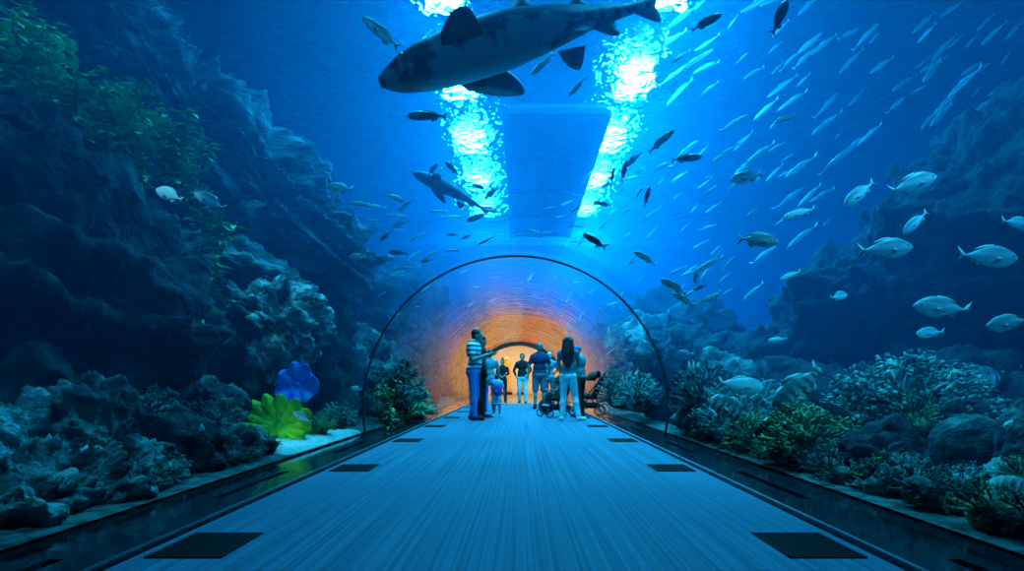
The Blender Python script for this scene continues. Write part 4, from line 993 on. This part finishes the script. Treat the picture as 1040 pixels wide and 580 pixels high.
# man in the striped polo, looking down at the phone in his hands, facing right
x, y = at(481, 426.5)
man = person('man in a striped polo and blue jeans looking at a phone at left', x, y, -8, 1.93, M_POLO, M_DENIM, wide=1.15,
       pose=dict(head=(.075, 0, 1.61), neck=(.03, 0, 1.47), elL=(.02, .22, 1.14), haL=(.30, .09, 1.24), elR=(.03, -.23, 1.14), haR=(.30, -.07, 1.25), anL=(-.06, .11, .08), toL=(.10, .13, .035), anR=(.04, -.12, .08), toR=(.20, -.14, .035), waist=(.03, 0, 1.08)))
k = 1.93 / 1.75; th = math.radians(-8)
t = empty('mobile_phone', (x + k * .40 * math.cos(th), y + k * .40 * math.sin(th), k * 1.285), th, 'dark phone held out by the man in the striped polo', 'phone')
bm = bmesh.new(); vs_ = obox(bm, V((0, 0, 0)), .15, .075, .012); bmesh.ops.bevel(bm, geom=bm.edges[:], offset=.004, segments=2, affect='EDGES'); bm_obj('case', bm, M_BLACK, t, False)
bm = bmesh.new(); obox(bm, V((0, 0, .0065)), .135, .066, .001); bm_obj('screen', bm, mat('phone_glass', (.01, .015, .02), rough=.1), t, False)
x, y = at(488.5, 424.0)
person('person in black standing close behind the man in the striped polo', x, y + .0, 20, 1.84, M_BLKC, M_BLKC, sleeves='long', pose=dict(haL=(.15, .2, 1.0)))
# little girl
x, y = at(504.5, 423.8)
girl = person('little girl in a striped dress walking away hand raised', x, y, 96, .99, M_DRESS, M_DENIM, dress=True, hairstyle='short', shoes=M_SHOEW, wide=1.25,
       pose=dict(head=(.0, 0, 1.60), elL=(.10, .27, 1.30), haL=(.16, .36, 1.47), elR=(.02, -.28, 1.14), haR=(.08, -.3, .9), toL=(.14, .16, .035), toR=(.14, -.16, .035)))
t = empty('backpack', (x + .02, y - .16, .62), math.radians(96), 'small purple backpack on the back of the little girl', 'backpack')
bm = bmesh.new(); ell(bm, (0, 0, 0), (.06, .11, .13), sub=4); bm_obj('bag', bm, M_PURP, t)
for s in (-1, 1):
    bm = bmesh.new(); tube(bm, [(.04, s * .07, .10), (.11, s * .085, .14), (.15, s * .085, .10)], .011, 6); bm_obj('strap', bm, M_PURP, t)
bm = bmesh.new(); ell(bm, (-.05, 0, -.045), (.03, .075, .055), sub=3); bm_obj('pocket', bm, M_PURP, t)
x, y = at(497.5, 418)
person('person in a light teal shirt standing behind the little girl', x, y, 100, 1.66, M_LBLUE, M_DENIM, pose=dict(elR=(.05, -.26, 1.15), haR=(.12, -.28, .93), haL=(.2, .15, 1.1)), hairstyle='short')
x, y = at(510.5, 409)
person('dark silhouetted person with a round bun against the bright hall', x, y, -90, 1.66, M_BLKC, M_BLKC, hairstyle='bun', sleeves='long', pose=dict(elL=(.04, .24, 1.18), haL=(.20, .12, 1.12), elR=(.04, -.24, 1.18), haR=(.2, -.1, 1.1)))
x, y = at(530.5, 410)
person('man in a black jacket and teal trousers walking towards the camera', x, y, -95, 1.84, M_BLKC, M_TEAL, hairstyle='short', sleeves='long', wide=1.1,
       pose=dict(elL=(.02, .30, 1.17), haL=(.18, .18, 1.02), elR=(-.03, -.30, 1.16), haR=(.12, -.22, .98), knL=(.05, .11, .5), anL=(.02, .12, .08), anR=(-.12, -.11, .10), knR=(.03, -.1, .5), toR=(.04, -.13, .035), toL=(.18, .14, .035)))
x, y = at(548, 415.5)
person('man in a navy shirt and grey shorts seen from behind', x, y, 92, 1.93, M_NAVY, M_GREYC, hair=M_HAIRG, wide=1.22, shorts=True, pose=dict(elL=(.0, .29, 1.14), haL=(.08, .30, .88), elR=(.02, -.29, 1.14), haR=(.12, -.26, .92)))
x, y = at(558, 413.5)
person('person with light hair and teal shirt behind the man in navy', x, y, 80, 1.74, M_LBLUE, M_GREYC, hair=mat('light_hair', (.35, .42, .36), rough=.6), hairstyle='short', pose=dict(elR=(.12, -.26, 1.2), haR=(.28, -.16, 1.12)))
x, y = at(577, 427)
person('woman with long dark hair in white jeans seen from behind', x, y, 80, 1.74, M_GTOP, M_WHITE, hairstyle='long', shoes=M_SHOEW, sleeves=None, wide=.88,
       pose=dict(elL=(.10, .21, 1.18), haL=(.24, .14, 1.02), elR=(.12, -.20, 1.17), haR=(.28, -.10, 1.05), hiL=(0, .085, .92), knL=(.03, .10, .5), anL=(-.02, .12, .08), toL=(.12, .18, .035), hiR=(0, -.085, .92), knR=(.05, -.14, .50), anR=(-.04, -.22, .08), toR=(.06, -.35, .035)))
x, y = at(589.5, 423)
person('person in a blue cap and light blue shirt leaning over a stroller', x, y, 150, 1.66, M_LBLUE, M_BLKC, hair=M_BCAP, hairstyle='cap', pose=dict(head=(.10, 0, 1.60), neck=(.06, 0, 1.46), elR=(.10, -.22, 1.18), haR=(.30, -.16, 1.02), elL=(.1, .22, 1.18), haL=(.3, .16, 1.02)))

# strollers
def stroller(label, x, y, rz, sc_=1.0, m=M_BLKC):
    t = empty('stroller', (x, y, 0), rz, label, 'stroller'); t.scale = (sc_,) * 3
    for s in (-1, 1):
        for X, r in ((.32, .085), (-.30, .115)):
            bm = bmesh.new(); pts = [(X + r * math.cos(a), s * .24, r + .012 + r * math.sin(a)) for a in [2 * PI * i / 24 for i in range(25)]]
            tube(bm, pts, .014, 8, False); ww = bm_obj('wheel', bm, M_BLACK, t)
            bm = bmesh.new()
            for i in range(6): tube(bm, [(X, s * .24, r + .012), (X + r * math.cos(i * PI / 3), s * .24, r + .012 + r * math.sin(i * PI / 3))], .005, 5)
            ell(bm, (X, s * .24, r + .012), (.02, .02, .02), sub=2); bm_obj('spokes', bm, M_STEEL, ww)
    bm = bmesh.new()
    for s in (-1, 1):
        tube(bm, [(.32, s * .21, .10), (.0, s * .21, .42), (-.42, s * .21, .95), (-.50, s * .21, 1.0)], .013, 8)
        tube(bm, [(-.30, s * .21, .13), (-.05, s * .21, .42), (.22, s * .21, .52)], .012, 8)
    for q in ((-.50, 1.0), (.32, .10), (-.30, .13)): tube(bm, [(q[0], -.22, q[1]), (q[0], .22, q[1])], .012, 8)
    bm_obj('frame', bm, M_BLACK, t)
    bm = bmesh.new(); capsule(bm, (.22, 0, .44), (-.10, 0, .40), .05, .06); 
    for q in (-.13, 0, .13): capsule(bm, (.20, q, .43), (-.12, q, .40), .05, .055); capsule(bm, (-.12, q, .42), (-.30, q, .82), .05, .04)
    bm_obj('seat', link('tmpseat', remesh(bm, .014, 3)).data and _bm_from('tmpseat'), m, t)
    bm = bmesh.new()
    rows = []
    for i in range(9):
        a = .2 + 1.5 * i / 8; rows.append([bm.verts.new((-.20 + .26 * math.cos(a) * math.sin(PI * (.14 + .72 * j / 10)) , .24 * math.cos(PI * (j / 10)), .74 + .24 * math.sin(a) * math.sin(PI * (.14 + .72 * j / 10)))) for j in range(11)])
    for a_, b_ in zip(rows, rows[1:]):
        for j in range(10): bm.faces.new((a_[j], a_[j+1], b_[j+1], b_[j]))
    o = bm_obj('canopy', bm, m, t); o.modifiers.new('s', 'SOLIDIFY').thickness = .012
    bm = bmesh.new(); vs_ = obox(bm, V((-.02, 0, .22)), .42, .34, .12); bmesh.ops.bevel(bm, geom=bm.edges[:], offset=.03, segments=3, affect='EDGES'); bm_obj('basket', bm, m, t)
    return t
def _bm_from(nm):
    o = bpy.data.objects[nm]; b = bmesh.new(); b.from_mesh(o.data); bpy.data.objects.remove(o); return b
x, y = at(566, 423.5)
stroller('dark stroller with a seated child left of the woman in white jeans', x, y, math.radians(205), 1.0)
person('small child sitting in the dark stroller, leaning forward', x - .02, y + .0, 205, .95, M_GREYC, M_BLKC, shoes=M_SHOEW, loc_z=.10, wide=1.2,
       pose=dict(head=(.06, 0, 1.36), neck=(.0, 0, 1.20), chest=(-.05, 0, 1.02), waist=(-.08, 0, .84), pelvis=(-.08, 0, .72), shL=(-.03, .17, 1.13), shR=(-.03, -.17, 1.13), elL=(.12, .24, .95), haL=(.32, .2, .98), elR=(.12, -.24, .95), haR=(.3, -.2, .98),
                 hiL=(-.05, .10, .70), hiR=(-.05, -.10, .70), knL=(.34, .13, .74), knR=(.34, -.13, .74), anL=(.42, .13, .36), anR=(.42, -.13, .36), toL=(.56, .14, .32), toR=(.56, -.14, .32)))
x, y = at(598, 421.5)
stroller('black stroller with a big dark wheel at the right glass', x, y, math.radians(160), 1.08)
bm = bmesh.new(); ell(bm, (0, 0, .2), (.20, .15, .2), sub=4)
x, y = at(556, 421.5)
t = empty('holdall', (x - .02, y + .25, 0), .3, 'dark bag standing left of the stroller', 'bag'); bm_obj('bag_body', bm, M_BLKC, t)
bm = bmesh.new(); tube(bm, [(-.1, 0, .36), (-.07, 0, .46), (.07, 0, .46), (.1, 0, .36)], .012, 6); bm_obj('handle', bm, M_BLKC, t)

# ------------------------------------------------------------------ spots added to brighten sand, reef, seaweed and fish; no fixtures
def spot(name, loc, tgt, power, col, ang=50, size=.15):
    l = bpy.data.lights.new(name, 'SPOT'); l.energy = power; l.color = col; l.spot_size = math.radians(ang); l.spot_blend = .7; l.shadow_soft_size = size
    o = bpy.data.objects.new(name, l); COL.objects.link(o); o.location = loc; d = V(tgt) - V(loc); o.rotation_euler = d.to_track_quat('-Z', 'Y').to_euler(); return o
spot('fill_spot', (-2.6, 7.0, 8.8), (-2.9, 7.1, 0), 2200, (.25, .9, .95), 24)
spot('fill_spot', (4.6, 3.6, 6.8), (3.6, 5.2, 0), 1900, (.06, .58, .85), 46)
spot('fill_spot', (-3.2, 2.2, 6.5), (-3.5, 3.8, 0), 900, (.05, .55, .9), 34)
spot('fill_spot', (-4.0, 3.6, 8.8), (-6.2, 6.2, 3.6), 2600, (.06, .75, .65), 44)

spot('fill_spot', (6.5, -4.0, 6.6), (8.0, 7.0, 3.6), 2600, (.06, .50, 1.0), 75)
spot('fill_spot', (-3.5, -4.0, 6.6), (-2.5, 7.0, 4.2), 900, (.06, .50, 1.0), 60)
spot('fill_spot', (-2.75, 6.0, 7.0), (-3.4, 7.4, 1.7), 420, (.2, .8, .95), 18)

spot('fill_spot', (-3.9, 1.6, 6.8), P(172, 198, 4.8), 900, (.45, .95, 1.0), 7, .05)  # narrow added beam, imitates a sun fleck on the white fish

# ------------------------------------------------------------------ render look
sc.view_settings.view_transform = 'Standard'; sc.view_settings.look = 'None'; sc.view_settings.gamma = 1; sc.view_settings.exposure = -0.12
sc.view_settings.use_curve_mapping = False
sc.cycles.use_denoising = True
sc.cycles.transparent_max_bounces = 16
sc.cycles.max_bounces = 8; sc.cycles.volume_bounces = 1
sc.cycles.caustics_reflective = False; sc.cycles.caustics_refractive = False
sc.cycles.sample_clamp_indirect = 4
